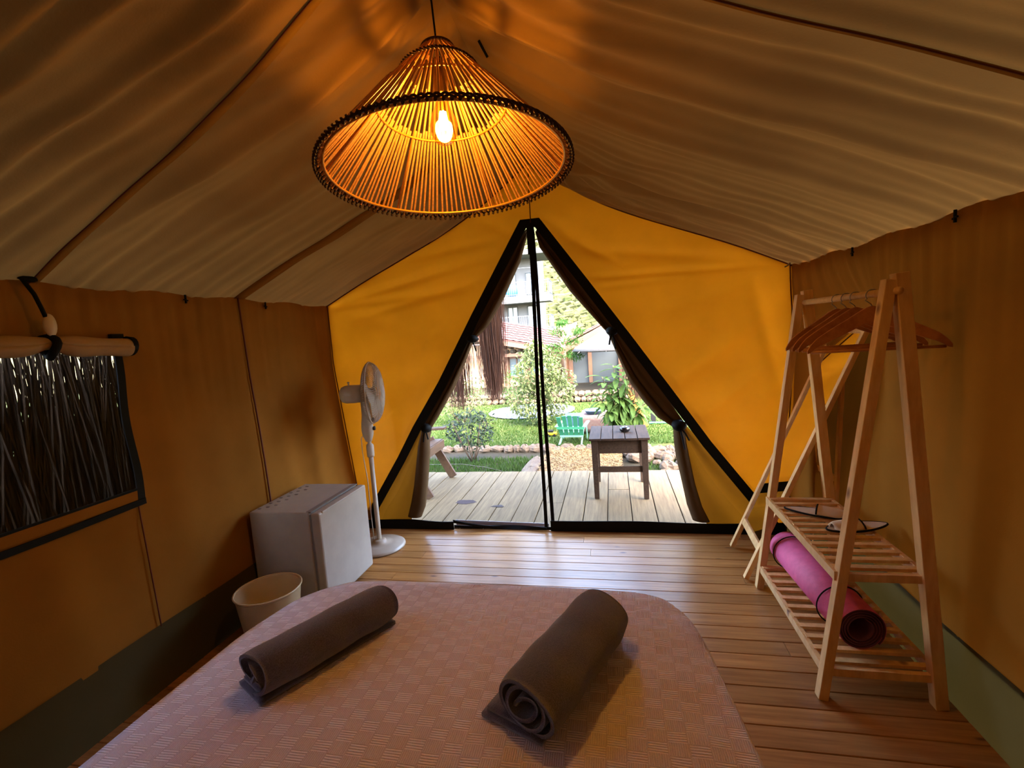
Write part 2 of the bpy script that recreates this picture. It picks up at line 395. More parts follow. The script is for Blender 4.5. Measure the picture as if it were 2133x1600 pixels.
for s, nm in ((-1, 'ceiling_left'), (1, 'ceiling_right')):
    o = MB().grid(lambda a, b: roof_pt(a * 1.035, lerp(YB, YF + .02, b), s), 52, 640, flip=(s > 0)).build(nm, M['roof'], smooth=True); tag(o, kind='structure')
# seams sewn over the roof
def seam(s, y, wd, mat, name, dy=0):
    o = MB()
    o.grid(lambda a, b: roof_pt(a, y + (b - .5) * wd + dy * (1 - a), s) + V((0, 0, -.004)), 46, 2).build(name, mat, smooth=True, solid=.003)
    return tag(bpy.data.objects[name], kind='structure')
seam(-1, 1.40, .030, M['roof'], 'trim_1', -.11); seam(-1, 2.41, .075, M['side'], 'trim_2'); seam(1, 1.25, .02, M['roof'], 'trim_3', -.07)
def cordline(name, fn, n, r=.004):
    o = MB().tube([fn(i / n) for i in range(n + 1)], r, 6).build(name, M['piping'], smooth=True); return tag(o, kind='structure')
cordline('trim_4', lambda t: roof_pt(t, 1.385 - .11 * (1 - t), -1) + V((0, 0, -.006)), 60, .0022)
cordline('trim_5', lambda t: roof_pt(t, 1.242 - .07 * (1 - t), 1) + V((0, 0, -.006)), 60, .0022)
cordline('trim_6', lambda t: roof_pt(t, YF - .006, -1) + V((0, -.008, -.008)), 60)
cordline('trim_7', lambda t: roof_pt(t, YF - .006, 1) + V((0, -.008, -.008)), 60)
cordline('trim_8', lambda t: V((left_x(t * ZE, YF) + .008, YF - .012, t * ZE)), 20)
cordline('trim_9', lambda t: V((right_x(t * ZE, YF) - .008, YF - .012, t * ZE)), 20)
cordline('trim_10', lambda t: V((left_x(lerp(.27, ZE, t), 2.40) + .012 + rip(2.40, lerp(.27, ZE, t), -1), 2.40, lerp(.27, ZE, t))), 20, .005)
cordline('trim_11', lambda t: V((left_x(lerp(.27, .84, t), 1.64) + .012 + rip(1.64, lerp(.27, .84, t), -1), 1.64, lerp(.27, .84, t))), 12, .003)

# side walls
WY0, WY1, WZ0, WZ1 = .45, 1.655, .885, 1.50       # mesh window in the left wall
NY, NZ = 300, 40
def wall_pt(s):
    def f(a, b):
        y = lerp(YB, YF + .02, a); z = lerp(.26, ZE, b)
        x = (left_x if s < 0 else right_x)(z, y); k = 1
        if s < 0 and WY0 - .1 < y < WY1 + .1 and WZ0 - .1 < z < WZ1 + .1: k = .15
        if s > 0: return V((x - rip(y, z, s) * k, y, z)) if z < ZE - .001 else eave(y, s)
        return V((x + rip(y, z, s) * k, y, z)) if z < ZE - .001 else eave(y, s)
    return f
def in_window(i, j):
    y = lerp(YB, YF + .02, (i + .5) / NY); z = lerp(.26, ZE, (j + .5) / NZ); return WY0 < y < WY1 and WZ0 < z < WZ1
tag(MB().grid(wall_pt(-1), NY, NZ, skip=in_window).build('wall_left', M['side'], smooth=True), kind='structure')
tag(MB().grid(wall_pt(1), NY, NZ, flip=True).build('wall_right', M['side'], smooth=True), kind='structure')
def mud(s):
    def f(a, b):
        y = lerp(YB, YF + .03, a); z = lerp(-.03, .275, b); x = (left_x if s < 0 else right_x)(z, y)
        return V((x - s * (.006 + .004 * sin(y * 7) * b), y, z))
    return f
tag(MB().grid(mud(-1), 160, 4).build('baseboard_left', M['mud'], smooth=True), kind='structure')
tag(MB().grid(mud(1), 160, 4).build('baseboard_right', M['mud'], smooth=True), kind='structure')
# back wall behind the bed
def backw(a, b):
    x = lerp(left_x(0, YB) - .03, right_x(0, YB) + .01, a); top = ZE + (ZR - ZE) * (1 - abs(x - XR_) / (1.63)); return V((x, YB, b * max(ZE, top)))
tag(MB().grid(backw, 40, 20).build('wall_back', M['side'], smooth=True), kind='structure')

# front wall: left and right panels around the A-shaped doorway
DL = [(0, -1.945), (.06, -1.93), (.194, -1.907), (.567, -1.652), (.801, -1.505), (1.131, -1.272), (1.623, -.965), (2.204, -.579), (2.222, -.513), (3, -.513)]
DR = [(0, 1.06), (.07, 1.035), (.281, .88), (.641, .617), (1.04, .356), (1.4, .116), (1.793, -.151), (2.204, -.448), (2.222, -.513), (3, -.513)]
def gable_u(z):
    return max(0, min(1, (ZR - z) / (ZR - ZE)))
def out_x(z, s):
    if z <= ZE: return (left_x if s < 0 else right_x)(z, YF)
    lo, hi = 0., 1.
    for _ in range(18):
        md = (lo + hi) / 2
        if roof_pt(md, YF, s).z > z: lo = md
        else: hi = md
    return roof_pt(lo, YF, s).x
FOLDS = [  # x0,z0,x1,z1,width,amp : creases of the taut front canvas
    (-.42, 1.80, 1.10, 1.775, .020, .012), (-.35, 2.02, 1.0, 1.80, .035, .010), (-.30, 2.10, .10, 1.86, .03, .014), (-.45, 2.25, .0, 1.95, .04, .012),
    (.35, 1.0, 1.08, 1.55, .06, .014), (.55, .8, 1.05, 1.2, .05, .010), (.2, 1.5, 1.1, 1.72, .06, .008), (-.2, 1.72, .5, 1.74, .02, .006),
    (-2.1, 1.76, -.75, 2.02, .035, .014), (-2.1, 1.75, -.95, 1.80, .03, .012), (-2.1, 1.74, -1.3, 1.48, .06, .010), (-1.9, 1.65, -.7, 1.88, .03, .008),
    (-2.05, 1.5, -1.7, .9, .06, .010), (-1.4, 2.05, -.7, 2.12, .03, .009), (-.9, 2.3, -.6, 2.1, .04, .012), (.9, 1.7, 1.1, .8, .05, .01)]
def fold(x, z):
    f = 0
    for x0, z0, x1, z1, wd, a in FOLDS:
        dx, dz = x1 - x0, z1 - z0; L2 = dx * dx + dz * dz; t = ((x - x0) * dx + (z - z0) * dz) / L2
        tt = max(0, min(1, t)); d = sqrt((x - x0 - tt * dx) ** 2 + (z - z0 - tt * dz) ** 2)
        if d < wd * 3: f += a * exp(-(d / wd) ** 2) * (sin(pi * (.15 + .85 * tt)) if 0 < t < 1 else .3 * exp(-((t - tt) * 6) ** 2))
    return f + .003 * sin(9 * x + 4 * z) + .002 * sin(21 * z - 6 * x)
def front(s):
    tab = DL if s < 0 else DR
    def f(a, b):
        z = lerp(0.03, ZR - .012, b); xo = out_x(z, s); xi = interp(tab, z)
        x = lerp(xo + s * .03, xi, a); e = min(a, 1 - a) * 12
        return V((x, YF + 1.8 * fold(x, z) * min(1, e), z))
    return f
tag(MB().grid(front(-1), 90, 190).build('wall_front_left', M['front'], smooth=True), kind='structure')
tag(MB().grid(front(1), 90, 190, flip=True).build('wall_front_right', M['front'], smooth=True), kind='structure')
def strip(pts, wd, inward, y, name, mat, parent=None, th=.004):
    """flat webbing along pts (x, z), extended to the side given by inward"""
    P = [V((x, y, z)) for x, z in pts]; o = MB(); vs = []
    for i, p in enumerate(P):
        d = (P[min(i + 1, len(P) - 1)] - P[max(i - 1, 0)]).normalized(); n_ = V((-d.z, 0, d.x)) * inward; vs += [p - n_ * .004, p + n_ * wd]
    o.add(vs, [(2 * i, 2 * i + 1, 2 * i + 3, 2 * i + 2) for i in range(len(P) - 1)])
    return o.build(name, mat, parent, solid=th)
door = empty('door_1', (XR_, YF, 0)); tag(door, kind='structure')
def D(o): o.parent = door; o.matrix_parent_inverse = Matrix.Translation((-XR_, -YF, 0)); return o
D(strip([(-.451, 2.222), (-.579, 2.222)] + [(x, z) for z, x in reversed(DL[2:7])] + [(-1.93, .06)], .062, 1, YF - .008, 'door_trim', M['black']))
D(strip([(-.579, 2.224), (-.448, 2.224)] + [(x, z) for z, x in reversed(DR[2:7])] + [(1.03, .07)], .058, -1, YF - .010, 'door_trim', M['black']))
# lower edge of the doorway
D(MB().grid(lambda a, b: V((lerp(-1.985, -1.245, a), YF - .012 - .01 * sin(a * 9) * b, lerp(-.0, .07 + .006 * sin(a * 5), b))), 20, 3).build('door_sill', M['black'], solid=.006))
D(MB().grid(lambda a, b: V((lerp(-.50, 1.07, a), YF - .012 - .008 * sin(a * 11) * b, lerp(-.0, .078 + .004 * sin(a * 7), b))), 30, 3).build('door_sill', M['black'], solid=.006))
D(MB().grid(lambda a, b: V((lerp(-1.25, -.50, a), YF + .012 - .012 * sin(a * 8), .006 + .02 * b)), 24, 2).build('door_sill', M['black'], solid=.006))
D(MB().grid(lambda a, b: V((lerp(-1.25, -.53, a), YF - .006 - .02 * sin(a * 7) * b, lerp(.072, .028, min(1, a * 2.2)) - .022 + .024 * b)), 24, 2).build('door_sill', M['black'], solid=.005))
D(MB().grid(lambda a, b: V((lerp(-1.24, -.52, a), YF + .034, .008 + .05 * b - .02 * a * b)), 24, 1).build('floor_sheet', plain('translucent_sheet', (190, 190, 200), .25), solid=.003))
# centre zip tapes
def tape(p0, p1, wd, name):
    P0 = at(*p0, YF + .004); P1 = at(*p1, YF + .004)
    o = MB().grid(lambda a, b: P0.lerp(P1, b) + V(((a - .5) * wd + .004 * sin(b * 8), .004 * sin(b * 11), 0)), 2, 20).build(name, M['black'], solid=.006); return D(o)
tape((1103, 478), (1137, 1097), .025, 'zip_tape'); tape((1109, 478), (1151, 1092), .025, 'zip_tape')
D(MB().grid(lambda a, b: V((-.513 + (a - .5) * .052, YF - .002, lerp(1.99, 2.20, b))), 2, 4).build('zip_cover', M['black'], solid=.008))
# insect screens either side of the zip
scr = screen('insect_screen', (58, 58, 58), .86)
def poly(pts, y, name, mat):
    n_ = len(pts); o = MB(); o.add([V((x, y, z)) for x, z in pts], [tuple(range(n_))]); return o.build(name, mat)
D(poly([(x, z) for z, x in DL[1:8]] + [(-.53, 2.18), (-.56, .02)], YF + .016, 'insect_screen', scr))
D(poly([(x, z) for z, x in DR[1:8]] + [(-.50, 2.18), (-.485, .04)], YF + .016, 'insect_screen', scr))
D(MB().tube([V((XR_ - .006, YF - .01, 2.2)), V((XR_ - .004, YF - .012, 2.4)), V((XR_, YF - .01, 2.585))], .004, 6).build('ridge_cord', M['piping']))

# tied-back door flaps
def flap(edge, inner, tubeL, tubeR, s, nm):
    """edge: inner line of the door trim, inner: free edge of the gathered cloth (pixels), tubes: the hanging roll"""
    E = [at(*p, YF + .012) for p in edge]; I = [at(*p, YF + .05) for p in inner]
    def along(P, t):
        k = t * (len(P) - 1); i = min(int(k), len(P) - 2); return P[i].lerp(P[i + 1], k - i)
    def f(a, b):
        e = along(E, b); i = along(I, b); wdt = (i - e).length; d = (i - e)
        y0 = .004
        if a < .42:
            q = a / .42; p = e + d * (q * .62); p.y = YF + y0 + .02 * q + .012 * sin(q * 9 + b * 5) * q
        else:  # rolled cloth: wraps round its free edge
            q = (a - .42) / .58; ang = pi * 1.25 * q; r = min(.035, wdt * .30)
            c = e + d * .80; dn = d.normalized() if wdt > 1e-5 else V((1, 0, 0))
            p = c - dn * (cos(ang + .0) * .20 * wdt) ; p.y = YF + y0 + .045 - sin(ang) * (r + .012)
            p.y += .005 * sin(8 * q + 11 * b)
        return p
    o = MB().grid(f, 26, 90).build(nm, M['flap'], smooth=True, solid=.003); D(o)
    TL = [at(*p, YF + .03) for p in tubeL]; TR = [at(*p, YF + .03) for p in tubeR]
    def g(a, b):
        l = along(TL, b); r = along(TR, b); c = (l + r) / 2; h = (r - l) / 2; ang = 2 * pi * a
        p = c + h * cos(ang); p.y += -.045 * sin(ang) * (1 + .1 * sin(5 * b)) ; return p
    o2 = MB().grid(g, 20, 30).build('rolled_edge', M['flap'], smooth=True, solid=.003); D(o2)
edL = [(1096, 478), (1048, 558), (1007, 632), (976, 695), (939, 770), (902, 838), (872, 894)]
inL = [(1099, 484), (1083, 545), (1049, 622), (1017, 678), (984, 712), (968, 755), (947, 806), (915, 865), (894, 899)]
flap(edL, inL, [(880, 893), (872, 930), (868, 971), (864, 1010), (858, 1045), (851, 1074)], [(893, 897), (895, 940), (892, 992), (889, 1030), (886, 1055), (878, 1076)], -1, 'door_flap')
edR = [(1119, 478), (1181, 545), (1230, 612), (1280, 682), (1331, 748), (1380, 815), (1424, 878)]
inR = [(1116, 484), (1124, 515), (1157, 563), (1187, 606), (1221, 644), (1267, 695), (1285, 737), (1310, 793), (1340, 835), (1370, 869), (1404, 890)]
flap(edR, inR, [(1402, 886), (1404, 920), (1408, 950), (1421, 1005), (1431, 1050), (1443, 1082)], [(1425, 888), (1429, 920), (1436, 955), (1448, 1010), (1462, 1055), (1478, 1086)], 1, 'door_flap')
def lower(pe, pt, nm):
    E = [at(*p, YF + .008) for p in pe]; T = [at(*p, YF + .03) for p in pt]
    def f(a, b):
        k = b * (len(E) - 1); i = min(int(k), len(E) - 2); e = E[i].lerp(E[i + 1], k - i); t = T[i].lerp(T[i + 1], k - i); p = e.lerp(t, a)
        p.y += .010 * sin(a * 7 + b * 4) * sin(pi * a); return p
    D(MB().grid(f, 24, 24).build(nm, M['low'], smooth=True))
lower([(870, 893), (840, 945), (814, 990), (788, 1030), (766, 1060), (758, 1094)], [(884, 895), (878, 935), (872, 975), (868, 1020), (862, 1055), (856, 1092)], 'lower_flap')
lower([(1424, 880), (1464, 924), (1502, 968), (1542, 1012), (1580, 1052), (1616, 1098)], [(1412, 886), (1422, 925), (1432, 965), (1448, 1015), (1462, 1060), (1474, 1098)], 'lower_flap')
def tie(px, py, w_, h_, tail):
    c = at(px, py, YF + .0); o = MB().blob((0, 0, 0), (w_, .05, h_), 3, 10, 8, .08)
    t = MB()
    for (dx, dz) in tail: t.tube([V((0, -.02, 0)), V((dx * .6, -.03, dz * .5)), V((dx, -.03, dz))], .006, 6)
    a = D(o.build('tie', M['black'], smooth=True)); a.location = c - V((0, 0, 0)) ; a.matrix_parent_inverse = Matrix.Translation((-XR_, -YF, 0))
    b = t.build('tie_tail', M['black']); b.parent = a
tie(984, 706, .045, .028, [(.03, -.09)]); tie(888, 892, .040, .035, [(.02, -.08), (-.02, -.10)])
tie(1274, 690, .040, .030, [(.02, -.12), (-.02, -.09)]); tie(1414, 886, .050, .040, [(.03, -.16), (.06, -.10)])

# ------------------------------------------------------------------ floor boards (run across the tent)
floor = empty('floor'); tag(floor, kind='structure')
sub = MB().box((-.43, (YB + YF) / 2, -.040), (3.3, YF - YB + .05, .03)).build('subfloor', M['piping'], floor)
pitch = .0975; k = 0; y = YB + pitch / 2
rn = random.Random(5)
def board_mesh(L, wd, th=.022):
    b = .0022; x = L / 2; h = wd / 2; P = []
    for sx in (-1, 1): P += [(sx * x, -h, -th), (sx * x, -h, -b), (sx * x, -h + b, 0), (sx * x, h - b, 0), (sx * x, h, -b), (sx * x, h, -th)]
    F = [(i, i + 1, i + 7, i + 6) for i in range(5)] + [(5, 4, 3, 2, 1, 0), (6, 7, 8, 9, 10, 11)]
    return MB().add(P, F)
while y < YF + .03:
    cuts = [-2.06]
    c = rn.choice([-1.4, -.9, -.3, .2, .7, None, None])
    if c: cuts.append(c + rn.uniform(-.15, .15))
    cuts.append(1.20)
    for a, b in zip(cuts, cuts[1:]):
        o = board_mesh(b - a - .002, pitch - .0022).build('floor_board', M['floor'], floor, loc=((a + b) / 2, y, rn.uniform(-.0008, .0)))
    y += pitch
# deck boards (run outwards)
deck = empty('deck'); tag(deck, kind='structure')
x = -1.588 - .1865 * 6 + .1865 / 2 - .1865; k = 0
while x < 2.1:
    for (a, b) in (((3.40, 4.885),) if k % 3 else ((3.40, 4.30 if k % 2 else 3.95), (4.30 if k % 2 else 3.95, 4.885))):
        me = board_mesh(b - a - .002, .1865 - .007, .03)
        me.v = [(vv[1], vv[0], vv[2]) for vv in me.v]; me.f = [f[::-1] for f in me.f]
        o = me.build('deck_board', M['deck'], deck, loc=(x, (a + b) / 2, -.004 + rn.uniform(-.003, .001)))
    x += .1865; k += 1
MB().box((-.4, 4.15, -.12), (4.9, 1.46, .15)).build('deck_frame', M['piping'], deck)
st = M['bark']
MB().blob((-1.34, 3.96, -.0035), (.09, .055, .0012), 3, 14, 4, .3).build('stain', plain('wine_stain', (48, 28, 26), .95), deck)
MB().blob((-1.02, 3.86, -.0035), (.055, .025, .0012), 5, 14, 4, .3).build('stain', plain('dark_stain', (52, 38, 34), .95), deck)

# ------------------------------------------------------------------ unseen shelter roof over tent and deck, added to keep the sky off the canvas
sh = empty('sky_blocking_roof', (-.5, 0, 0)); tag(sh, 'unseen brown thatched roof added over tent and deck to block sky light', 'roof')
for s in (-1, 1):
    MB().grid(lambda a, b: V((s * lerp(0, 2.6, a), lerp(-2.2, 5.0, b), 3.65 - .75 * a + .015 * sin(b * 160) + .01 * sin(a * 60 + b * 40))), 20, 60).build('thatch_layer', M['thatch'], sh, solid=.08)
for yy in (4.93, 1.5, -2.0):
    MB().tube([V((-2.6, yy, 2.80)), V((2.6, yy, 2.80))], .045, 10).build('beam', M['bark'], sh, smooth=True)
for xx in (-2.55, 2.55):
    for yy in (4.93, 1.5, -2.0): MB().tube([V((xx, yy, -.2)), V((xx, yy, 2.8))], .05, 10).build('post', M['bark'], sh, smooth=True)
# hanging brushwood bundles at the deck edge
def bundle(cx, cy, wdt, dep, z0, z1, n, seed, label, jag=.25):
    rn_ = random.Random(seed); o = MB()
    for _ in range(n):
        x = cx + rn_.gauss(0, wdt * .42); x = max(cx - wdt, min(cx + wdt, x)); y = cy + rn_.uniform(-dep, dep)
        top = z1 + rn_.uniform(-.04, .02); bot = z0 + abs(rn_.gauss(0, jag)) + .9 * jag * abs(x - cx) / wdt; ph = rn_.uniform(0, 6)
        pts = [V((x + .012 * sin(ph + 7 * t) + .03 * t * rn_.uniform(-1, 1), y + .01 * sin(ph + 5 * t), lerp(top, bot, t))) for t in (0, .33, .66, 1)]
        o.tube(pts, [.0032, .003, .0026, .0012], 3, caps=False)
    b = o.build('thatch_bundle', M['thatch']); return tag(b, label, 'thatch', kind='thing')
bundle(-1.255, 4.98, .15, .09, .72, 2.78, 620, 1, 'thick dark brushwood bundle hanging behind the left door flap, its ends ragged', .17)
bundle(-1.66, 5.0, .17, .06, .62, 2.78, 260, 2, 'thin sparse brushwood strands hanging outside, beside the wooden armchair', .14)
bundle(-2.05, 5.0, .16, .06, .50, 2.78, 200, 4, 'outermost brushwood strands hanging at the shaded deck corner', .14)
bundle(.235, 4.98, .13, .06, .66, 2.78, 260, 3, 'reddish brushwood strands hanging outside beside the right door flap', .12)
bundle(.70, 5.0, .2, .06, .6, 2.78, 220, 6, 'brushwood strands hanging outside behind the right front canvas', .14)

# brushwood fence outside the left window
fn = MB(); rn = random.Random(11)
for i in range(7500):
    y = rn.uniform(-.9, 3.0); d = rn.uniform(0, .07); z0 = rn.uniform(-.2, .9); L = rn.uniform(.5, 1.3); tl = rn.gauss(0, .10)
    if (abs(y - 1.40) < .022 or abs(y - 1.555) < .012) and rn.random() < .8: continue
    fn.tube([V((-2.42 - d, y, z0)), V((-2.42 - d + rn.uniform(-.01, .01), y + tl * L * .5 + rn.uniform(-.015, .015), z0 + L / 2)), V((-2.42 - d, y + tl * L, z0 + L))], [.0045, .0038, .002], 3, caps=False)
tag(fn.build('brushwood_fence', M['reed']), 'dark brushwood fence seen through the mesh window', 'fence', kind='thing')

# ------------------------------------------------------------------ left window: screen, borders, rolled blind
win = empty('window_1', (-2.07, 1.1, .9)); tag(win, kind='structure')
def W(o): o.parent = win; o.matrix_parent_inverse = Matrix.Translation((2.07, -1.1, -.9)); return o
wx = lambda z: left_x(z, 1.5)
W(MB().grid(lambda a, b: V((wx(lerp(WZ0, WZ1, b)) - .004, lerp(WY0 - .02, WY1 + .02, a), lerp(WZ0 - .02, WZ1 + .02, b))), 1, 4).build('insect_screen', screen('window_screen', (34, 32, 30), .62)))
W(MB().grid(lambda a, b: V((wx(b * .6 + .9) + .008, 1.640 + a * .032 + .006 * sin(b * 9), lerp(.835, 1.52, b))), 2, 16).build('window_edging', M['black'], solid=.006))
W(MB().grid(lambda a, b: V((wx(.86) + .010, lerp(.35, 1.672, b), lerp(.822, .848, a) + .004 * sin(b * 7) )), 2, 20).build('window_edging', M['black'], solid=.006))
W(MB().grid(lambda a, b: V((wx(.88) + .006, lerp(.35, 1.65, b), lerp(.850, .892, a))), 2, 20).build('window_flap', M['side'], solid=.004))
W(MB().grid(lambda a, b: V((wx(.88) + .009, lerp(.35, 1.65, b), lerp(.892, .902, a))), 2, 20).build('window_edging', M['black'], solid=.004))
def roll_pt(a, b):
    y = lerp(.30, 1.675, a); pin = exp(-((y - 1.385) / .05) ** 2); r = .036 * (1 - .42 * pin) * (1 + .06 * sin(y * 31) + .05 * sin(4 * pi * b + y * 12)); an = 2 * pi * b
    return V((wx(1.52) + .045 + r * cos(an), y, 1.515 - .012 * sin((y - .3) * 5) + .01 * pin + r * sin(an)))
ob = MB().grid(roll_pt, 80, 20).build('rolled_blind', plain('beige_blind_canvas', (176, 142, 96), .9, bmp=.4, bscale=200), smooth=True, solid=.003)
tag(ob, 'rolled beige canvas blind tied above the mesh window', 'blind')
e1 = MB().tube([V((wx(1.5) + .045, 1.672, 1.515)), V((wx(1.5) + .045, 1.694, 1.512))], .041, 16).build('end_binding', M['black'], ob, smooth=False)
MB().tube([V((wx(1.5) + .045 + .036 * cos(t), 1.385 + .01 * sin(t * 2), 1.52 + .036 * sin(t))) for t in [i * 2 * pi / 16 for i in range(16)]], .014, 8, closed=True).build('tie', M['black'], ob, smooth=True)
MB().box((wx(1.5) + .02, 1.655, 1.557), (.02, .05, .02)).build('hook_tab', M['black'], ob)
tg = empty('hanging_toggle', (-2.0, 1.36, 1.60)); tag(tg, 'oval cream toggle on a black strap hanging from the left eave', 'toggle')
tb = MB().blob((0, .03, 0), (.014, .022, .042), 1, 14, 10, .02).build('toggle_button', plain('cream_toggle', (206, 188, 158), .4), tg, smooth=True)
MB().tube([V((-.02, -.02, .165)), V((-.005, .0, .11)), V((0, .012, .06)), V((0, .02, .03))], .007, 8).build('strap', M['black'], tg, smooth=True)
MB().blob((-.02, .0, .165), (.012, .03, .010), 2, 10, 6, .2).build('eave_clip', M['black'], tg, smooth=True)
# small tie toggles sewn at the eaves
for i, (px_, py_, s, lab) in enumerate(((385, 618, -1, 'small dark eave toggle on the left wall above the window side'), (560, 628, -1, 'small dark eave toggle on the left wall near the front corner'), (1780, 516, 1, 'small dark eave toggle on the right wall above the clothes rack'), (2010, 440, 1, 'small dark eave toggle on the right wall nearest the camera'))):
    y_ = {385: 2.03, 560: 2.62, 1780: 2.65, 2010: 1.94}[px_]; e = eave(y_, s)
    o = MB().bar((0, 0, .012), (0, 0, -.03), .008, .006).tube([V((-.0, -.012, -.012)), V((.0, .012, -.016))], .004, 6).build('eave_toggle', M['black'], loc=e + V((-s * .014, 0, -.012)))
    tag(o, lab, 'toggle')
o = MB().tube([V((0, -.02, .01)), V((.01, 0, -.01)), V((.02, .02, -.03))], .005, 6).build('ridge_hook', M['black'], smooth=True, loc=roof_pt(.05, 1.84, 1) + V((0, 0, -.015)))
tag(o, 'small dark hook under the ridge behind the lampshade', 'hook')
o = MB().tube([V((0, 0, .02)), V((-.02, 0, .0)), V((-.035, 0, -.006))], .005, 6).build('corner_hook', M['steel'], loc=V((1.11, YF - .03, 1.755)))
tag(o, 'small metal hook in the upper right corner of the front wall', 'hook')

# ================================================================== LAMP
LC = V((-.473, 1.485, 1.971)); LN = V((-.037, .102, .994)).normalized(); LR = .37; LH = .375
lamp = empty('pendant_lamp', LC); tag(lamp, 'large conical rattan pendant lamp hanging lit from the ridge', 'lamp')
lamp.rotation_mode = 'QUATERNION'; lamp.rotation_quaternion = V((0, 0, 1)).rotation_difference(LN)
RT = .045
def cone(t, a, dr=0): r = lerp(RT, LR, t) + dr + .006 * sin(pi * t); return V((r * cos(a), r * sin(a), LH * (1 - t)))
stick = MB().tube([V((0, 0, 0)), V((0, 0, .5)), V((0, 0, 1))], [.0042, .0036, .0036], 6).mesh('stick')
def put_stick(a, t0, t1, jit, dr):
    p = cone(t0, a, dr); q = cone(t1, a + jit, dr); d = q - p; rot = d.to_track_quat('Z', 'Y').to_matrix().to_4x4()
    o = share('stick', stick, lamp, M=Matrix.Translation(p) @ rot @ Matrix.Diagonal((1, 1, d.length, 1)))
    return o
stick.materials.append(M['rattan']); rn = random.Random(3); NS = 64
for i in range(NS):
    a = 2 * pi * i / NS; put_stick(a, (.0 if i % 2 else .17) + rn.uniform(-.02, .01), 1.02 + rn.uniform(0, .01), rn.uniform(-.015, .015), 0)
    put_stick(a + pi / NS, .44 + rn.uniform(-.02, .01), 1.02, rn.uniform(-.012, .012), 0)
def ring(t, r, dr, name, mat, n=96):
    return MB().tube([cone(t, 2 * pi * i / n, dr) for i in range(n)], r, 6, closed=True).build(name, mat, lamp, smooth=True)
ring(1.0, .0042, -.008, 'rim_ring', M['brass']); ring(.485, .0036, -.008, 'inner_ring', M['brass'])
ring(.0, .006, .004, 'top_ring', M['binding'], 32)
# looped cane braid round the rim, upper binding
br = MB(); n = 700
for ph in (0, pi):
    br.tube([cone(1.0 + .018 * sin(a * 64 + ph), a, .010 + .005 * cos(a * 64 + ph)) for a in [2 * pi * i / n for i in range(n)]], .0034, 5, closed=True)
for i in range(128):
    a = 2 * pi * (i + .5) / 128; c = cone(1.035, a, .006); br.blob(c, (.005, .005, .006), i, 6, 4, .1)
br.build('rim_braid', M['binding'], lamp, smooth=True)
b2 = MB(); n = 360
for ph in (0, pi):
    b2.tube([cone(.20 + .012 * sin(a * 32 + ph), a, .003 + .006 * cos(a * 32 + ph)) for a in [2 * pi * i / n for i in range(n)]], .0028, 5, closed=True)
b2.build('upper_braid', M['binding'], lamp, smooth=True)
for i in range(6):
    a = 2 * pi * i / 6 + .35; MB().tube([cone(0, a, -.007), cone(.5, a, -.009), cone(1, a, -.008)], .0026, 6).build('frame_wire', M['brass'], lamp, smooth=True)
for a in (0, pi / 2): MB().tube([V((-.05 * cos(a), -.05 * sin(a), LH)), V((.05 * cos(a), .05 * sin(a), LH))], .0022, 5).build('cross_wire', M['binding'], lamp)
up_ = Matrix.Rotation(0, 4, 'X')
sk_ = MB().lathe([(0.0, .345), (.014, .345), (.016, .31), (.024, .305), (.026, .268), (.022, .262), (.022, .238), (.018, .232), (0, .232)], 24).build('socket', plain('dark_brass_socket', (74, 52, 24), .35, metal=.8), lamp, smooth=True)
gl, n_, out_ = newmat('amber_bulb_glass'); a1 = n_.nodes.new('ShaderNodeBsdfTransparent'); a1.inputs[0].default_value = (1, .80, .42, 1); a2 = n_.nodes.new('ShaderNodeBsdfGlossy'); a2.inputs['Roughness'].default_value = .05
fr = n_.nodes.new('ShaderNodeLayerWeight'); fr.inputs[0].default_value = .25; mx_ = n_.nodes.new('ShaderNodeMixShader')
n_.links.new(fr.outputs['Facing'], mx_.inputs[0]); n_.links.new(a1.outputs[0], mx_.inputs[1]); n_.links.new(a2.outputs[0], mx_.inputs[2]); n_.links.new(mx_.outputs[0], out_.inputs[0])
bl = empty('bulb', (0, 0, 0)); bl.parent = lamp
MB().lathe([(.016, .235), (.018, .215), (.026, .190), (.038, .160), (.043, .135), (.040, .110), (.028, .088), (.010, .078), (0, .077)], 28).build('bulb_glass', gl, bl, smooth=True)
fl = MB()
for i in range(6):
    a = 2 * pi * i / 6; fl.tube([V((.008 * cos(a), .008 * sin(a), .178)), V((.016 * cos(a), .016 * sin(a), .115))], .0036, 6)
fl.build('filament', emit('filament_glow', (1.0, .74, .26), 90), bl)
MB().tube([V((0, 0, .232)), V((0, 0, .17))], .003, 6).build('filament_stem', M['brass'], bl)
MB().tube([V((0, 0, .34)), V((-.004, -.006, .52)), V((-.006, -.058, .66))], .0032, 8).build('lamp_cord', M['black'], lamp, smooth=True)
pl = bpy.data.objects.new('bulb_light', bpy.data.lights.new('bulb_light', 'POINT')); COL.objects.link(pl); pl.parent = bl; pl.location = (0, 0, .148)
pl.data.energy = BULB_W; pl.data.color = (1.0, .55, .10); pl.data.shadow_soft_size = .032

# ================================================================== BED
bed = empty('bed', (-.5, .7, 0)); tag(bed, 'double bed under a pale pink basket-weave bedspread', 'bed')
def bed_outline(t):
    """closed outline of the mattress top, metres"""
    P = [(-1.285, -.42), (-1.295, .5), (-1.30, 1.0), (-1.292, 1.33), (-1.235, 1.56), (-1.12, 1.675), (-.95, 1.705), (-.40, 1.715), (.0, 1.70), (.09, 1.685), (.165, 1.645), (.212, 1.56), (.238, 1.42), (.262, 1.20), (.285, 1.0), (.30, .6), (.30, -.42)]
    return P
OUT = bed_outline(0)
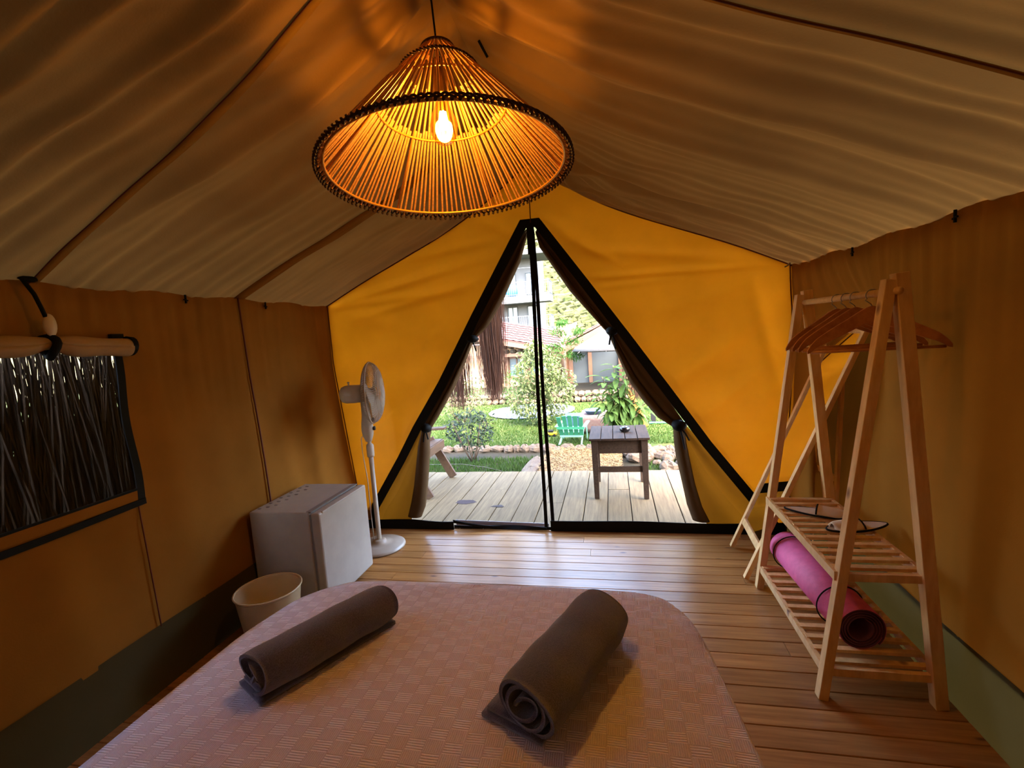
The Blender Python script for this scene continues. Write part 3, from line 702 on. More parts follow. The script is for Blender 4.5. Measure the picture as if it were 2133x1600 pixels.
# resample the outline evenly
def resample(P, n):
    P = [V((a, b, 0)) for a, b in P]; L = [0]
    for a, b in zip(P, P[1:]): L.append(L[-1] + (b - a).length)
    r = []
    for i in range(n + 1):
        d = L[-1] * i / n; j = max(k for k in range(len(L) - 1) if L[k] <= d + 1e-9); r.append(P[j].lerp(P[j + 1], (d - L[j]) / (L[j + 1] - L[j])))
    for _ in range(2): r = [r[0]] + [(r[i - 1] + r[i] * 2 + r[i + 1]) / 4 for i in range(1, n)] + [r[-1]]
    return r
O = resample(OUT, 150); ctr = V((-.5, .55, 0))
def bed_mesh():
    o = MB(); NU = 150; uv = []
    rows = []
    # radial rows from centre to edge, then down the sides
    prof = [(k / 26, 0) for k in range(27)]
    for s_, dz in prof:
        row = []
        for p in O:
            q = ctr.lerp(p, s_ ** .9 * .985); z = .506 - .006 * s_ ** 6 + .004 * sin(q.x * 5 + 1) * sin(q.y * 4)
            z += .0035 * exp(-((q.y - 1.62) / .05) ** 2) * sin(q.x * 28 + 2 * sin(q.y * 30)) + .0035 * exp(-((q.x - .16) / .06) ** 2) * sin(q.y * 30 + q.x * 9)
            # rumples at the foot end
            for (rx, ry, an, ln) in ((-.35, 1.50, .5, .09), (.13, 1.40, -.25, .08), (.02, 1.58, -.4, .08), (-1.0, 1.62, .1, .10), (-.75, 1.66, .0, .12)):
                dx, dy = q.x - rx, q.y - ry; l = dx * cos(an) + dy * sin(an); t_ = -dx * sin(an) + dy * cos(an)
                z += .008 * exp(-(l / ln) ** 2 - (t_ / .012) ** 2)
            row.append(V((q.x, q.y, z))); uv.append((q.x, q.y))
        rows.append(row)
    for k, (f, z) in enumerate(((1.0, .498), (1.012, .485), (1.02, .465), (1.022, .43), (1.02, .38), (1.018, .30), (1.016, .22), (1.016, .15), (1.018, .10))):
        row = []
        for i, p in enumerate(O):
            q = ctr.lerp(p, f * .985); wv = .006 * sin(i * .9) * k / 8
            dn = (p - ctr).normalized(); q = q + dn * wv
            row.append(V((q.x, q.y, z))); e = ctr.lerp(p, .985); uv.append((e.x + dn.x * (.506 - z), e.y + dn.y * (.506 - z)))
        rows.append(row)
    n1 = len(O); vs = [p - V((-.5, .7, 0)) for r_ in rows for p in r_]; fs = []
    for j in range(len(rows) - 1):
        for i in range(n1 - 1): fs.append((j * n1 + i, (j + 1) * n1 + i, (j + 1) * n1 + i + 1, j * n1 + i + 1))
    o.add(vs, fs); ob = o.build('bedspread', M['bed'], bed, smooth=True)
    ul = ob.data.uv_layers.new(name='uv')
    for lp in ob.data.loops: ul.data[lp.index].uv = uv[lp.vertex_index]
    return ob
bed_mesh()
MB().box((-.0, -.12, .30), (1.40, 1.86, .30)).build('mattress', M['white'], bed, bevel=.04)
MB().box((0, -.12, .10), (1.36, 1.8, .10)).build('bed_base', M['oldwood'], bed, bevel=.01)
for sx in (-.6, .6):
    for sy in (-.9, .7): MB().box((sx, sy, .025), (.06, .06, .05)).build('leg', M['oldwood'], bed)

# ------------------------------------------------------------------ towels
def towel(c, d_deg, L, wd, h, seed, label, turns=2.6, phase=0, tail=.10, tail2=True):
    rn_ = random.Random(seed); th = .011
    root = empty('rolled_towel', c, R(d_deg)); tag(root, label, 'towel')      # local x along the roll, z up
    # spiral cross section in the y,z plane
    pts = []; nS = 130; a_end = turns * 2 * pi
    for i in range(nS + 1):
        t = i / nS; a = t * a_end; k = lerp(.16, 1, t ** .9)
        pts.append(V((0, (wd / 2 - th / 2) * k * cos(a + phase), h / 2 + (h / 2 - th / 2) * k * sin(a + phase) * (1 + .05 * sin(2 * a)))))
    e = pts[-1]; d = (pts[-1] - pts[-2]).normalized()
    # the outer end runs down and lies flat under the roll
    last = [V((0, e.y * .99, max(.012, e.z - .02)))]
    def rowp(x, end):
        res = []
        for i, p in enumerate(pts):
            w_ = .004 * sin(x * 23 + i * .11 + seed) + .003 * sin(x * 51 - i * .2)
            edge = end ** 8
            tlt = .010 * edge * sin(i * .16 + seed)
            fl = p.copy(); c0 = V((0, 0, h / 2)); rr = (fl - c0); k = 1 + w_ / .06 * .35 * (i / nS) - .10 * edge * (i / nS)
            fl = c0 + rr * k; fl.x = x + tlt; fl.z = max(.006, fl.z); res.append(fl)
        return res
    o = MB(); nx = 34; P = []; n1 = nS + 1
    outer = []; inner = []
    for j in range(nx + 1):
        x = lerp(-L / 2, L / 2, j / nx); row = rowp(x, abs(2 * j / nx - 1)); nr = []
        for i in range(n1):
            dd = (row[min(i + 1, nS)] - row[max(i - 1, 0)]); dd.x = 0; dd.normalize(); nr.append(V((0, dd.z, -dd.y)))
        outer.append([row[i] + nr[i] * th * .46 for i in range(n1)]); inner.append([row[i] - nr[i] * th * .46 for i in range(n1)])
    vs = []; fs = []
    for j in range(nx + 1): vs += outer[j] + inner[j][::-1]
    m_ = 2 * n1
    for j in range(nx):
        for i in range(m_): fs.append((j * m_ + i, j * m_ + (i + 1) % m_, (j + 1) * m_ + (i + 1) % m_, (j + 1) * m_ + i))
    for j, fl_ in ((0, False), (nx, True)):
        for i in range(n1 - 1):
            q = (j * m_ + i, j * m_ + i + 1, j * m_ + m_ - 2 - i, j * m_ + m_ - 1 - i); fs.append(q[::-1] if fl_ else q)
    o.add(vs, fs); o.build('towel_roll', M['terry'], root, smooth=True)
    if tail2:   # folded layers lying under the roll
        for q, (y0, y1, z, tw) in enumerate(((-.05, wd / 2 + tail, .006, 0), (-.03, wd / 2 + tail - .012, .018, .01))):
            o = MB().grid(lambda a, b: V((lerp(-L / 2 - .006 + tw, L / 2 + .004 - tw, a), lerp(y0, y1, b), z + .004 * sin(a * 9 + q) * b - .0)), 24, 8).build('towel_end', M['terry'], root, smooth=True, solid=.011)
    return root
towel(V((-.905, 1.235, .507)), 62, .43, .160, .142, 2, 'rolled dark grey towel lying on the left side of the bed', turns=2.4, phase=-4.2, tail=.010)
towel(V((-.155, 1.215, .512)), 67, .45, .205, .148, 5, 'rolled dark grey towel on the right side of the bed, spiral end facing the camera', turns=2.7, phase=.20, tail=.022)
for o in [o for o in bpy.data.objects if o.name.startswith('rolled_towel')]: pass

# ================================================================== FRIDGE
fr_ = empty('mini_fridge', (-1.79, 2.455, 0)); tag(fr_, 'small white mini fridge standing beside the fan', 'fridge')
MB().box((-.030, 0, .305), (.365, .50, .54)).build('body', M['white'], fr_, bevel=.006)
MB().box((.160, 0, .305), (.018, .48, .51)).build('door_gasket', M['gasket'], fr_)
dr_ = MB().box((.193, 0, .305), (.052, .50, .53)).build('door', M['white'], fr_, bevel=.010)
MB().box((.215, 0, .566), (.012, .44, .012)).build('door_handle', M['white'], dr_, bevel=.003)
MB().box((.15, .0, .574), (.03, .48, .006)).build('top_trim', M['gasket'], fr_)
for i in range(14):
    MB().box((-.185 + .03 * (i % 3), -.20 + .030 * i, .5765), (.018, .010, .003)).build('vent_slot', M['gasket'], fr_)
for sx in (-.17, .15):
    for sy in (-.21, .21): MB().lathe([(0, 0), (.018, 0), (.018, .036), (0, .036)], 10, (sx, sy, 0)).build('foot', M['white'], fr_)
# ================================================================== BIN
bn = empty('waste_bin', (-1.73, 1.965, 0)); tag(bn, 'round cream plastic waste bin between the bed and the fridge', 'bin')
MB().lathe([(0, .004), (.108, .004), (.112, 0), (.116, .004), (.150, .275), (.154, .283), (.156, .275), (.150, .268), (.146, .274), (.112, .012), (0, .012)], 40).build('bucket', M['bin'], bn, smooth=True)
MB().tube([V((.153 * cos(t), .153 * sin(t), .279)) for t in [i * 2 * pi / 40 for i in range(40)]], .0045, 6, closed=True).build('rim', M['bin'], bn, smooth=True)
# ================================================================== FAN
fan = empty('pedestal_fan', (-1.695, 3.03, 0)); tag(fan, 'white pedestal fan on a round base beside the fridge', 'fan')
MB().lathe([(0, 0), (.172, 0), (.180, .006), (.180, .014), (.165, .024), (.10, .036), (.05, .042), (.045, .055), (.03, .062), (0, .064)], 48).build('base', M['fanwhite'], fan, smooth=True)
MB().lathe([(.0165, .05), (.0165, .70), (.0, .70)], 16).build('pole', M['fanwhite'], fan, smooth=True)
MB().lathe([(.0, .665), (.024, .665), (.026, .68), (.026, .745), (.020, .755), (.013, .76), (.013, .80), (0, .80)], 16).build('height_collar', M['fanwhite'], fan, smooth=True)
# control column
hx = V((.96, .28, 0)).normalized(); hy = V((-hx.y, hx.x, 0))
HM = Matrix(((hx.x, hy.x, 0), (hx.y, hy.y, 0), (0, 0, 1)))
cc = MB().grid(lambda a, b: HM @ V((lerp(.030, .042, sin(pi * min(1, b * 1.6))) * cos(2 * pi * a) * lerp(.7, 1, min(1, b * 6)) - .004, .026 * sin(2 * pi * a) * lerp(.6, 1, min(1, b * 6)), lerp(.775, 1.06, b))), 20, 14)
col = cc.build('control_column', M['fanwhite'], fan, smooth=True)
for z in (.865, .925): MB().lathe([(0, 0), (.015, 0), (.014, .016), (0, .017)], 14, HM @ V((.034, 0, z)), (hx.to_track_quat('Z', 'Y').to_matrix())).build('control_knob', M['knob'], fan, smooth=True)
MB().box((0, 0, 1.065), (.05, .045, .05), HM).build('tilt_hinge', M['fanwhite'], fan, bevel=.008)
AX = V((hx.x, hx.y, .0)).normalized(); RM = (V((0, 0, 1)).rotation_difference(AX)).to_matrix(); HC = V((.045, .015, 1.115))   # head centre of the guard
P0 = HC
mo = MB().lathe([(0, -.215), (.030, -.213), (.052, -.200), (.062, -.175), (.064, -.12), (.060, -.055), (0, -.055)], 28, HC, RM).build('motor_housing', M['fanwhite'], fan, smooth=True)
MB().lathe([(0, 0), (.006, 0), (.006, .02), (.009, .021), (.009, .028), (0, .028)], 10, HC + AX * -.15 + V((0, 0, .058))).build('swing_knob', M['fanwhite'], fan)
GR = .212
def gp(r, side): return (.078 if side > 0 else -.052) * sqrt(max(0, 1 - (r / GR) ** 2.4)) + .0
gd = empty('guard', (0, 0, 0)); gd.parent = fan
for side, nm in ((1, 'front_grille'), (-1, 'rear_grille')):
    o = MB()
    for i in range(84):
        a = 2 * pi * i / 84
        o.tube([HC + RM @ V((r_ * cos(a + .25 * (1 - r_ / GR)), r_ * sin(a + .25 * (1 - r_ / GR)), gp(r_, side))) for r_ in (.045, .09, .13, .165, .19, .205, GR)], .0017, 4, caps=False)
    for rr in (.045, .10, .155): o.tube([HC + RM @ V((rr * cos(t), rr * sin(t), gp(rr, side))) for t in [i * 2 * pi / 40 for i in range(40)]], .0018, 5, closed=True)
    o.build(nm, M['fanwhite'], gd, smooth=True)
MB().tube([HC + RM @ V((GR * cos(t), GR * sin(t), 0)) for t in [i * 2 * pi / 64 for i in range(64)]], .005, 8, closed=True).build('guard_rim', M['fanwhite'], gd, smooth=True)
MB().lathe([(0, .086), (.04, .084), (.048, .078), (.046, .072), (0, .072)], 24, HC, RM).build('badge', M['white'], gd, smooth=True)
bd = MB()
for k in range(3):
    a0 = k * 2 * pi / 3 + .5
    bd.grid(lambda a, b: HC + RM @ V(((.035 + .15 * b) * cos(a0 + (a - .5) * (1.15 - .2 * b) + .35 * b), (.035 + .15 * b) * sin(a0 + (a - .5) * (1.15 - .2 * b) + .35 * b), .012 + (a - .5) * .045)), 8, 8)
bd.lathe([(0, .035), (.03, .03), (.036, .0), (.03, -.02), (0, -.02)], 20, HC, RM)
bd.build('blades', M['fanwhite'], fan, smooth=True)
MB().tube([V((-.035, -.01, .82)), V((-.055, -.01, .80)), V((-.062, 0, .70)), V((-.05, .01, .5)), V((-.045, .0, .25)), V((-.06, .03, .045)), V((-.15, .12, .006)), V((-.26, .2, .006))], .0032, 6).build('power_cord', M['fanwhite'], fan, smooth=True)

# ================================================================== CLOTHES RACK
rack = empty('clothes_rack', (.90, 2.265, 0)); tag(rack, 'pine A-frame clothes rack with a hanging rail and two slatted shelves', 'rack')
def rp(x, y, z): return V((x - .90, y - 2.265, z))
for y in (1.875, 2.665):
    MB().bar(rp(.715, y, 0), rp(.925, y, 1.545), .034, .040, (1, 0, 0)).build('leg', M['pine'], rack, bevel=.002)
    yy = y - .002
    MB().bar(rp(1.10, yy, 0), rp(.955, yy, 1.565), .042, .042, (1, 0, 0)).build('leg', M['pine'], rack, bevel=.002)
MB().tube([rp(.94, 1.84, 1.505), rp(.94, 2.70, 1.505)], .013, 12).build('hanging_rail', M['pine'], rack, smooth=True)
def shelf(z, x0, x1, nm):
    s = empty(nm); s.parent = rack
    for x in (x0, x1): MB().box(rp(x, 2.27, z - .012), (.018, .80, .036)).build('shelf_rail', M['pine'], s, bevel=.0015)
    sl = MB().box((0, 0, 0), (x1 - x0 + .0, .027, .012)).mesh('slat'); sl.materials.append(M['pine'])
    n = 12 if z > .4 else 11
    for i in range(n): share('slat', sl, s, loc=rp((x0 + x1) / 2, 1.91 + i * .72 / (n - 1), z + .003))
shelf(.500, .765, 1.055, 'upper_shelf'); shelf(.125, .725, 1.098, 'lower_shelf')
for sd_, z in ((1, .500), (-1, .5)): pass
for y in (1.875, 2.665):
    MB().bar(rp(.78, y + .0, .485), rp(1.05, y + .0, .485), .020, .03, (0, 1, 0)).build('cross_bar', M['pine'], rack, bevel=.0015)
    MB().bar(rp(.735, y + .0, .11), rp(1.085, y + .0, .11), .020, .03, (0, 1, 0)).build('cross_bar', M['pine'], rack, bevel=.0015)

# hangers
def hanger_body():
    o = MB(); n = 40; P = []
    def cl(t):   # t -1..1
        a = abs(t); x = .222 * t; z = -.012 - .100 * a ** 1.35 + .016 * exp(-(t / .28) ** 2) - .012 * max(0, a - .86) / .14
        return x, z
    for i in range(n + 1):
        t = -1 + 2 * i / n; x, z = cl(t); a = abs(t)
        hh = .040 * (1 - a) ** .6 + .020 if a < .97 else .012
        bend = -.045 * a ** 1.8; th = .012 - .003 * a
        P += [(x, bend - th / 2, z + hh / 2), (x, bend + th / 2, z + hh / 2), (x, bend + th / 2, z - hh / 2), (x, bend - th / 2, z - hh / 2)]
    F = [(0, 3, 2, 1), (4 * n, 4 * n + 1, 4 * n + 2, 4 * n + 3)]
    for i in range(n):
        for k in range(4): F.append((4 * i + k, 4 * i + (k + 1) % 4, 4 * i + 4 + (k + 1) % 4, 4 * i + 4 + k))
    return o.add(P, F)
hroot = None
HS = [(2.295, .06, 'wooden coat hanger on the rail, farthest from the camera'), (2.21, .03, 'second wooden coat hanger from the far end of the rail'), (2.135, .0, 'third wooden coat hanger from the far end of the rail'), (2.012, -.10, 'wooden coat hanger hanging apart, nearest the camera')]
for i, (y, rz, lab) in enumerate(HS):
    if i == 0:
        h = empty('coat_hanger'); hroot = h
        hb = hanger_body().build('hanger_body', M['hanger'], h, bevel=.002)
        MB().tube([V((-.205, -.040, -.125)), V((0, -.036, -.125)), V((.205, -.040, -.125))], .0055, 8).build('trouser_bar', M['hanger'], h, smooth=True)
        hk = [V((0, 0, .01)), V((0, 0, .028)), V((-.004, 0, .040)), V((-.022, 0, .055))]
        for k in range(9): a = R(215 - k * 26); hk.append(V((.0 + .021 * cos(a), 0, .072 + .021 * sin(a))))
        MB().tube(hk, .0018, 8).build('hook', M['steel'], h, smooth=True)
    else: h = copy_tree(hroot)
    h.location = (.94, y, 1.4285); h.rotation_euler = (0, 0, rz); h['category'] = 'hanger'; h['label'] = lab; h['group'] = 'wooden coat hangers on the clothes rack'

# slippers on the upper shelf
def slipper_pts(t):
    a = 2 * pi * t; c = cos(a); s_ = sin(a); x = .135 * c; wd = .043 * (1 + .18 * c) * (1 - .12 * cos(2 * a)); return V((x, s_ * wd, 0))
def slipper(loc, rz, tilt, lab):
    s = empty('slipper', loc); s.rotation_euler = (tilt[0], tilt[1], rz); tag(s, lab, 'slipper', 'pair of hotel slippers')
    n = 40; o = MB(); P = [slipper_pts(i / n) for i in range(n)]
    o.add([p + V((0, 0, .0)) for p in P] + [p + V((0, 0, .007)) for p in P], [tuple(range(n))[::-1], tuple(range(n, 2 * n))] + [(i, (i + 1) % n, n + (i + 1) % n, n + i) for i in range(n)])
    o.build('sole', M['slipper'], s)
    MB().tube([p * 1.01 + V((0, 0, .004)) for p in P], .0045, 6, closed=True).build('edging', M['black'], s, smooth=True)
    MB().grid(lambda a, b: V((lerp(.0, .115, b), (2 * a - 1) * .046 * (1 + .08 * b) * (1 if b < .6 else sqrt(max(.05, 1 - ((b - .6) / .42) ** 2))), .009 + .030 * sin(pi * a) ** .7 * (1 - .35 * b))), 16, 12).build('upper', M['slipper'], s, smooth=True, solid=.004)
    MB().tube([V((.0, (2 * a - 1) * .047, .010 + .030 * sin(pi * a) ** .7)) for a in [i / 16 for i in range(17)]], .004, 6).build('opening_edging', M['black'], s, smooth=True)
slipper((.905, 2.41, .517), R(-28), (.0, .0), 'white terry slipper with black edging, lying upper left on the shelf')
slipper((1.00, 2.25, .517), R(196), (.0, .0), 'white terry slipper with black edging, half hidden behind the near rack leg')
bpy.data.objects['slipper']['label'] = 'white terry slipper with black edging, farther from the camera on the rack shelf'

# yoga mat
A0 = V((.862, 2.70, .218)); A1 = V((.895, 1.975, .218)); mr = .084
mat_ = empty('yoga_mat', (A0 + A1) / 2); tag(mat_, 'pink rolled yoga mat lying on the lower rack shelf', 'mat')
dm = (A1 - A0); Lm = dm.length; Mq = dm.to_track_quat('Z', 'Y').to_matrix()
def spiral(i, n=150, turns=4.3): t = i / n; r = lerp(.042, mr, t); a = -t * turns * 2 * pi + 7.4; return r, a
ns = 150; vs = []; fs = []
for j in range(2):
    z = (-Lm / 2, Lm / 2)[j]
    for i in range(ns + 1): r, a = spiral(i); vs.append(Mq @ V((r * cos(a), r * sin(a), z)))
for i in range(ns): fs.append((i, i + 1, ns + 2 + i, ns + 1 + i))
MB().add(vs, fs).build('inner_turns', M['mattinside'], mat_, smooth=True, solid=.0052)
vs = []; fs = []
k0 = int(ns * (1 - 1.04 / 4.3))
for j in range(2):
    z = (-Lm / 2, Lm / 2)[j]
    for i in range(k0, ns + 1): r, a = spiral(i); vs.append(Mq @ V(((r + .0032) * cos(a), (r + .0032) * sin(a), z)))
nn = ns - k0
for i in range(nn): fs.append((i, i + 1, nn + 2 + i, nn + 1 + i))
MB().add(vs, fs).build('outer_turn', M['pink'], mat_, smooth=True, solid=.0016)
for z in (-Lm * .40, Lm * .27):
    MB().tube([Mq @ V(((mr + .006) * cos(t), (mr + .006) * sin(t), z + .006 * sin(t))) for t in [i * 2 * pi / 40 for i in range(40)]], .0030, 6, closed=True).build('carry_strap', M['black'], mat_, smooth=True)

# ================================================================== MIRROR leaning towards the right wall
mi = empty('floor_mirror', (.672, 2.945, 0)); tag(mi, 'tall narrow wooden-framed mirror leaning behind the clothes rack', 'mirror')
mb0 = V((.684, 3.145, 0)); mb1 = V((.664, 2.745, 0)); lean = V((.43, -.020, 1.0)).normalized(); ML = 1.52; base = V((.672, 2.945, 0))
wv_ = (mb1 - mb0).normalized(); nrm = lean.cross(wv_).normalized()
for b in (mb0, mb1): MB().bar(b - base + lean * .01, b - base + lean * ML, .036, .024, wv_).build('stile', M['pine'], mi, bevel=.002)
for h_, nm in ((.20, 'bottom_rail'), (ML - .05, 'top_rail')): MB().bar(mb0 - base + lean * h_, mb1 - base + lean * h_, .040, .020, lean).build(nm, M['pine'], mi, bevel=.002)
gq = [mb0 - base + lean * .215 + wv_ * .016, mb1 - base + lean * .215 - wv_ * .016, mb1 - base + lean * (ML - .065) - wv_ * .016, mb0 - base + lean * (ML - .065) + wv_ * .016]
MB().add(gq, [(0, 1, 2, 3)]).build('glass', M['mirror'], mi, solid=.003)
hp = (mb0 + mb1) / 2 - base + lean * 1.2
for dy in (-.13, .13): MB().bar(hp + V((0.02, dy, 0)), V((1.13, 2.945 + dy, 0.012)) - base, .03, .018, (0, 1, 0)).build('back_leg', M['pine'], mi, bevel=.002)
bp = (hp + V((0.02, 0, 0))).lerp(V((1.13, 2.945, 0)) - base, .5); MB().bar(bp - V((0, .13, 0)), bp + V((0, .13, 0)), .03, .015, (0, 0, 1)).build('back_bar', M['pine'], mi)

# ================================================================== ON THE DECK
tbl = empty('wooden_side_table', (.02, 4.285, 0)); tag(tbl, 'small weathered dark wooden table standing on the deck', 'table')
tx0, tx1, ty0, ty1, tz = -.242, .262, 4.01, 4.56, .528
for i in range(5):
    w_ = (tx1 - tx0) / 5; x = tx0 + w_ * (i + .5) - .02
    MB().box((x + .01, 0, tz - .009), (w_ - .006, ty1 - ty0, .018)).build('top_board', M['oldwood'], tbl, bevel=.0015, loc=(0, 0, rn.uniform(-.001, .001)))
for x in (-.205, .205):
    for y in (-.235, .235): MB().bar((x, y, .0), (x * 1.0, y, .51), .040, .040, (1, 0, 0), .055, .055).build('leg', M['oldwood'], tbl, bevel=.002)
for y in (-.235, .235):
    MB().box((0, y, .452), (.40, .020, .115)).build('apron', M['oldwood'], tbl)
    MB().box((0, y, .255 if y < 0 else .33), (.38, .024, .045)).build('stretcher', M['oldwood'], tbl)
for x in (-.205, .205):
    MB().box((x, 0, .452), (.020, .43, .115)).build('apron', M['oldwood'], tbl); MB().box((x, 0, .33), (.024, .43, .04)).build('stretcher', M['oldwood'], tbl)
ash = empty('ashtray', (.075, 4.27, .5285)); tag(ash, 'round glossy black ashtray standing on the wooden table', 'ashtray')
MB().lathe([(0, 0), (.030, 0), (.042, .010), (.047, .026), (.043, .040), (.034, .047), (.028, .045), (.024, .036), (0, .034)], 28).build('bowl', M['ceramic'], ash, smooth=True)
MB().lathe([(0, .041), (.020, .0415), (.024, .044), (.024, .046), (.010, .052), (0, .053)], 20).build('lid', M['steel'], ash, smooth=True)

ac = empty('wooden_armchair', (-2.1, 4.37, 0)); tag(ac, 'low wooden slatted armchair on the deck outside the left door flap', 'chair')
def q_(x, y, z): return V((x + 2.1, y - 4.37, z))
for y in (4.035, 4.70):
    MB().bar(q_(-1.70, y, .0), q_(-1.93, y, .42), .085, .024, (1, 0, 0)).build('leg', M['acwood'], ac, bevel=.003)
    MB().bar(q_(-2.75, y, .0), q_(-2.35, y, .45), .085, .024, (1, 0, 0)).build('leg', M['acwood'], ac, bevel=.003)
    MB().bar(q_(-2.65, y, .27), q_(-1.86, y, .35), .024, .07, (0, 1, 0)).build('seat_rail', M['acwood'], ac, bevel=.003)
    MB().bar(q_(-2.60, y, .50), q_(-1.745 if y > 4.3 else -1.83, y, .525), .085, .024, (0, 1, 0)).build('armrest', M['acwood'], ac, bevel=.004)
    MB().bar(q_(-1.98, y, .36), q_(-1.93, y, .52), .06, .022, (1, 0, 0)).build('arm_support', M['acwood'], ac, bevel=.002)
for i in range(6): MB().box(q_(-1.845 - .105 * i, 4.37, .395 - .014 * i), (.092, .72, .020)).build('seat_slat', M['acwood'], ac, bevel=.003)
MB().box(q_(-1.795, 4.37, .355), (.022, .72, .085)).build('front_board', M['acwood'], ac, bevel=.003)
for i in range(5): MB().bar(q_(-2.42, 4.10 + .135 * i, .30), q_(-2.72, 4.10 + .135 * i, .98), .115, .02, (0, 1, 0)).build('back_slat', M['acwood'], ac, bevel=.003)

# ================================================================== GARDEN
GZ = -.18
def terr(x, y):
    z = GZ + .012 * sin(x * 1.7) * sin(y * 1.3)
    if y > 12: z += .0
    return z
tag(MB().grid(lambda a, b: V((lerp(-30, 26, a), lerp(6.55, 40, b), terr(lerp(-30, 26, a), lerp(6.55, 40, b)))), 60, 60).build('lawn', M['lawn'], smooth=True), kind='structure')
tag(MB().grid(lambda a, b: V((lerp(-30, 26, a), lerp(-6, 6.6, b), GZ - .03 + .008 * sin(a * 300 + b * 90))), 60, 30).build('ground', M['soil'], smooth=True), kind='structure')
def blades(name, n, fx, mat, seed, h, wd=.008, label=None, excl=None):
    rn_ = np.random.RandomState(seed); o = MB()
    for _ in range(n):
        x, y = fx(rn_)
        if excl and excl(x, y): continue
        z = (terr(x, y) if y > 6.55 else GZ - .03); a = rn_.uniform(0, 6.3); hh = h * rn_.uniform(.5, 1.2); l = rn_.uniform(-.5, .5) * hh
        o.v += [(x - wd * cos(a), y - wd * sin(a), z), (x + wd * cos(a), y + wd * sin(a), z), (x + l, y + rn_.uniform(-.3, .3) * hh, z + hh)]; k = len(o.v); o.f.append((k - 3, k - 2, k - 1))
    ob = o.build(name, mat); ob['kind'] = 'stuff'; return tag(ob, label, 'grass')
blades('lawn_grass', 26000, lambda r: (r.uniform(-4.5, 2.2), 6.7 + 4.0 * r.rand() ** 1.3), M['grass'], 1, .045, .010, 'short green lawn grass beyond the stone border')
blades('verge_weeds', 9000, lambda r: ((r.uniform(-3.6, -.98) if r.rand() < .8 else r.uniform(.35, 1.6)), r.uniform(4.98, 6.15)), M['grass'], 2, .06, .008, 'patchy weeds growing in the soil between deck and border')
# straw path and its edging slab
pth = MB().grid(lambda a, b: V((lerp(-.93 + .06 * b, .02 + .06 * b, a), lerp(4.95, 6.52, b), GZ + .010 + .014 * sin(a * 19 + b * 8) * sin(b * 23 + a * 4))), 40, 50).build('straw_path', M['straw'], smooth=True); tag(pth, kind='structure')
rn = random.Random(21); o = MB()
for _ in range(5200):
    x = rn.uniform(-.92, .06); y = rn.uniform(4.96, 6.55); a = rn.uniform(0, 3.14); L = rn.uniform(.015, .045); z = GZ + .022 + rn.uniform(0, .016)
    o.v += [(x, y, z), (x + .006 * sin(a), y - .006 * cos(a), z + .002), (x + L * cos(a), y + L * sin(a), z + rn.uniform(0, .012))]; k = len(o.v); o.f.append((k - 3, k - 2, k - 1))
tag(o.build('loose_straw', plain('straw_bits', (138, 104, 52), .8, (100, 66, 28), 60)), 'loose golden straw scattered over the garden path', 'straw', kind='stuff')
MB().blob((-1.03, 5.55, GZ - .0), (.10, .62, .035), 4, 12, 6, .12).build('path_kerb', M['stone'], smooth=False)['kind'] = 'structure'
# stone border in front of the lawn
bdr = empty('stone_border', (-.5, 6.6, GZ)); tag(bdr, 'low reddish stone border along the near lawn edge', 'border')
sm = [MB().blob((0, 0, 0), (1, 1, 1), k, 9, 6, .16).mesh('stone') for k in range(6)]
for me in sm: me.materials.append(M['stone'])
x = -3.4
while x < 2.0:
    wd = rn.uniform(.10, .24); yb = 6.60 - .14 * (x + 2.2) / 2.4 + rn.uniform(-.04, .04)
    share('stone', rn.choice(sm), bdr, M=Matrix.Translation((x + wd / 2 + .5, yb - 6.6, -.0)) @ Matrix.Rotation(rn.uniform(-.3, .3), 4, 'Z') @ Matrix.Diagonal((wd * .56, rn.uniform(.07, .13), rn.uniform(.045, .075), 1)))
    x += wd * .92
pile = empty('rubble_stones', (.62, 6.0, GZ)); tag(pile, 'heap of rough stones beside the path behind the wooden table', 'stones')
for k in range(46):
    x = rn.uniform(.14, 1.5); y = rn.uniform(5.15, 6.35) if x > .4 else rn.uniform(5.9, 6.4); s_ = rn.uniform(.04, .10)
    share('stone', rn.choice(sm), pile, M=Matrix.Translation((x - .62, y - 6.0, .0 + s_ * .3)) @ Matrix.Rotation(rn.uniform(0, 3), 4, 'Z') @ Matrix.Diagonal((s_ * 1.3, s_, s_ * .8, 1)))
# rubble retaining wall behind the lawn
rw = empty('stone_retaining_wall', (-1.5, 10.9, GZ)); tag(rw, 'low pale rubble wall at the far end of the lawn', 'wall')
for row in range(2):
    x = -4.2
    while x < 2.6:
        wd = rn.uniform(.10, .17)
        share('stone', rn.choice(sm), rw, M=Matrix.Translation((x + wd / 2 + 1.5, rn.uniform(-.03, .03) + .04 * row, .06 + .12 * row)) @ Matrix.Diagonal((wd * .56, .11, .07, 1)))
        x += wd
tag(MB().grid(lambda a, b: V((lerp(-12, 10, a), lerp(11.0, 13, b), GZ + .20)), 8, 8).build('ground_terrace', M['soil']), kind='structure')
# garden hose / string line in the verge
tag(MB().tube([V((-2.4, 5.75, GZ + .02)), V((-1.95, 5.72, GZ + .03)), V((-1.6, 5.6, GZ + .02)), V((-1.35, 5.45, GZ + .01))], .003, 6).build('garden_string', M['reed'], smooth=True), 'pale string lying in the weeds beside the deck', 'string')

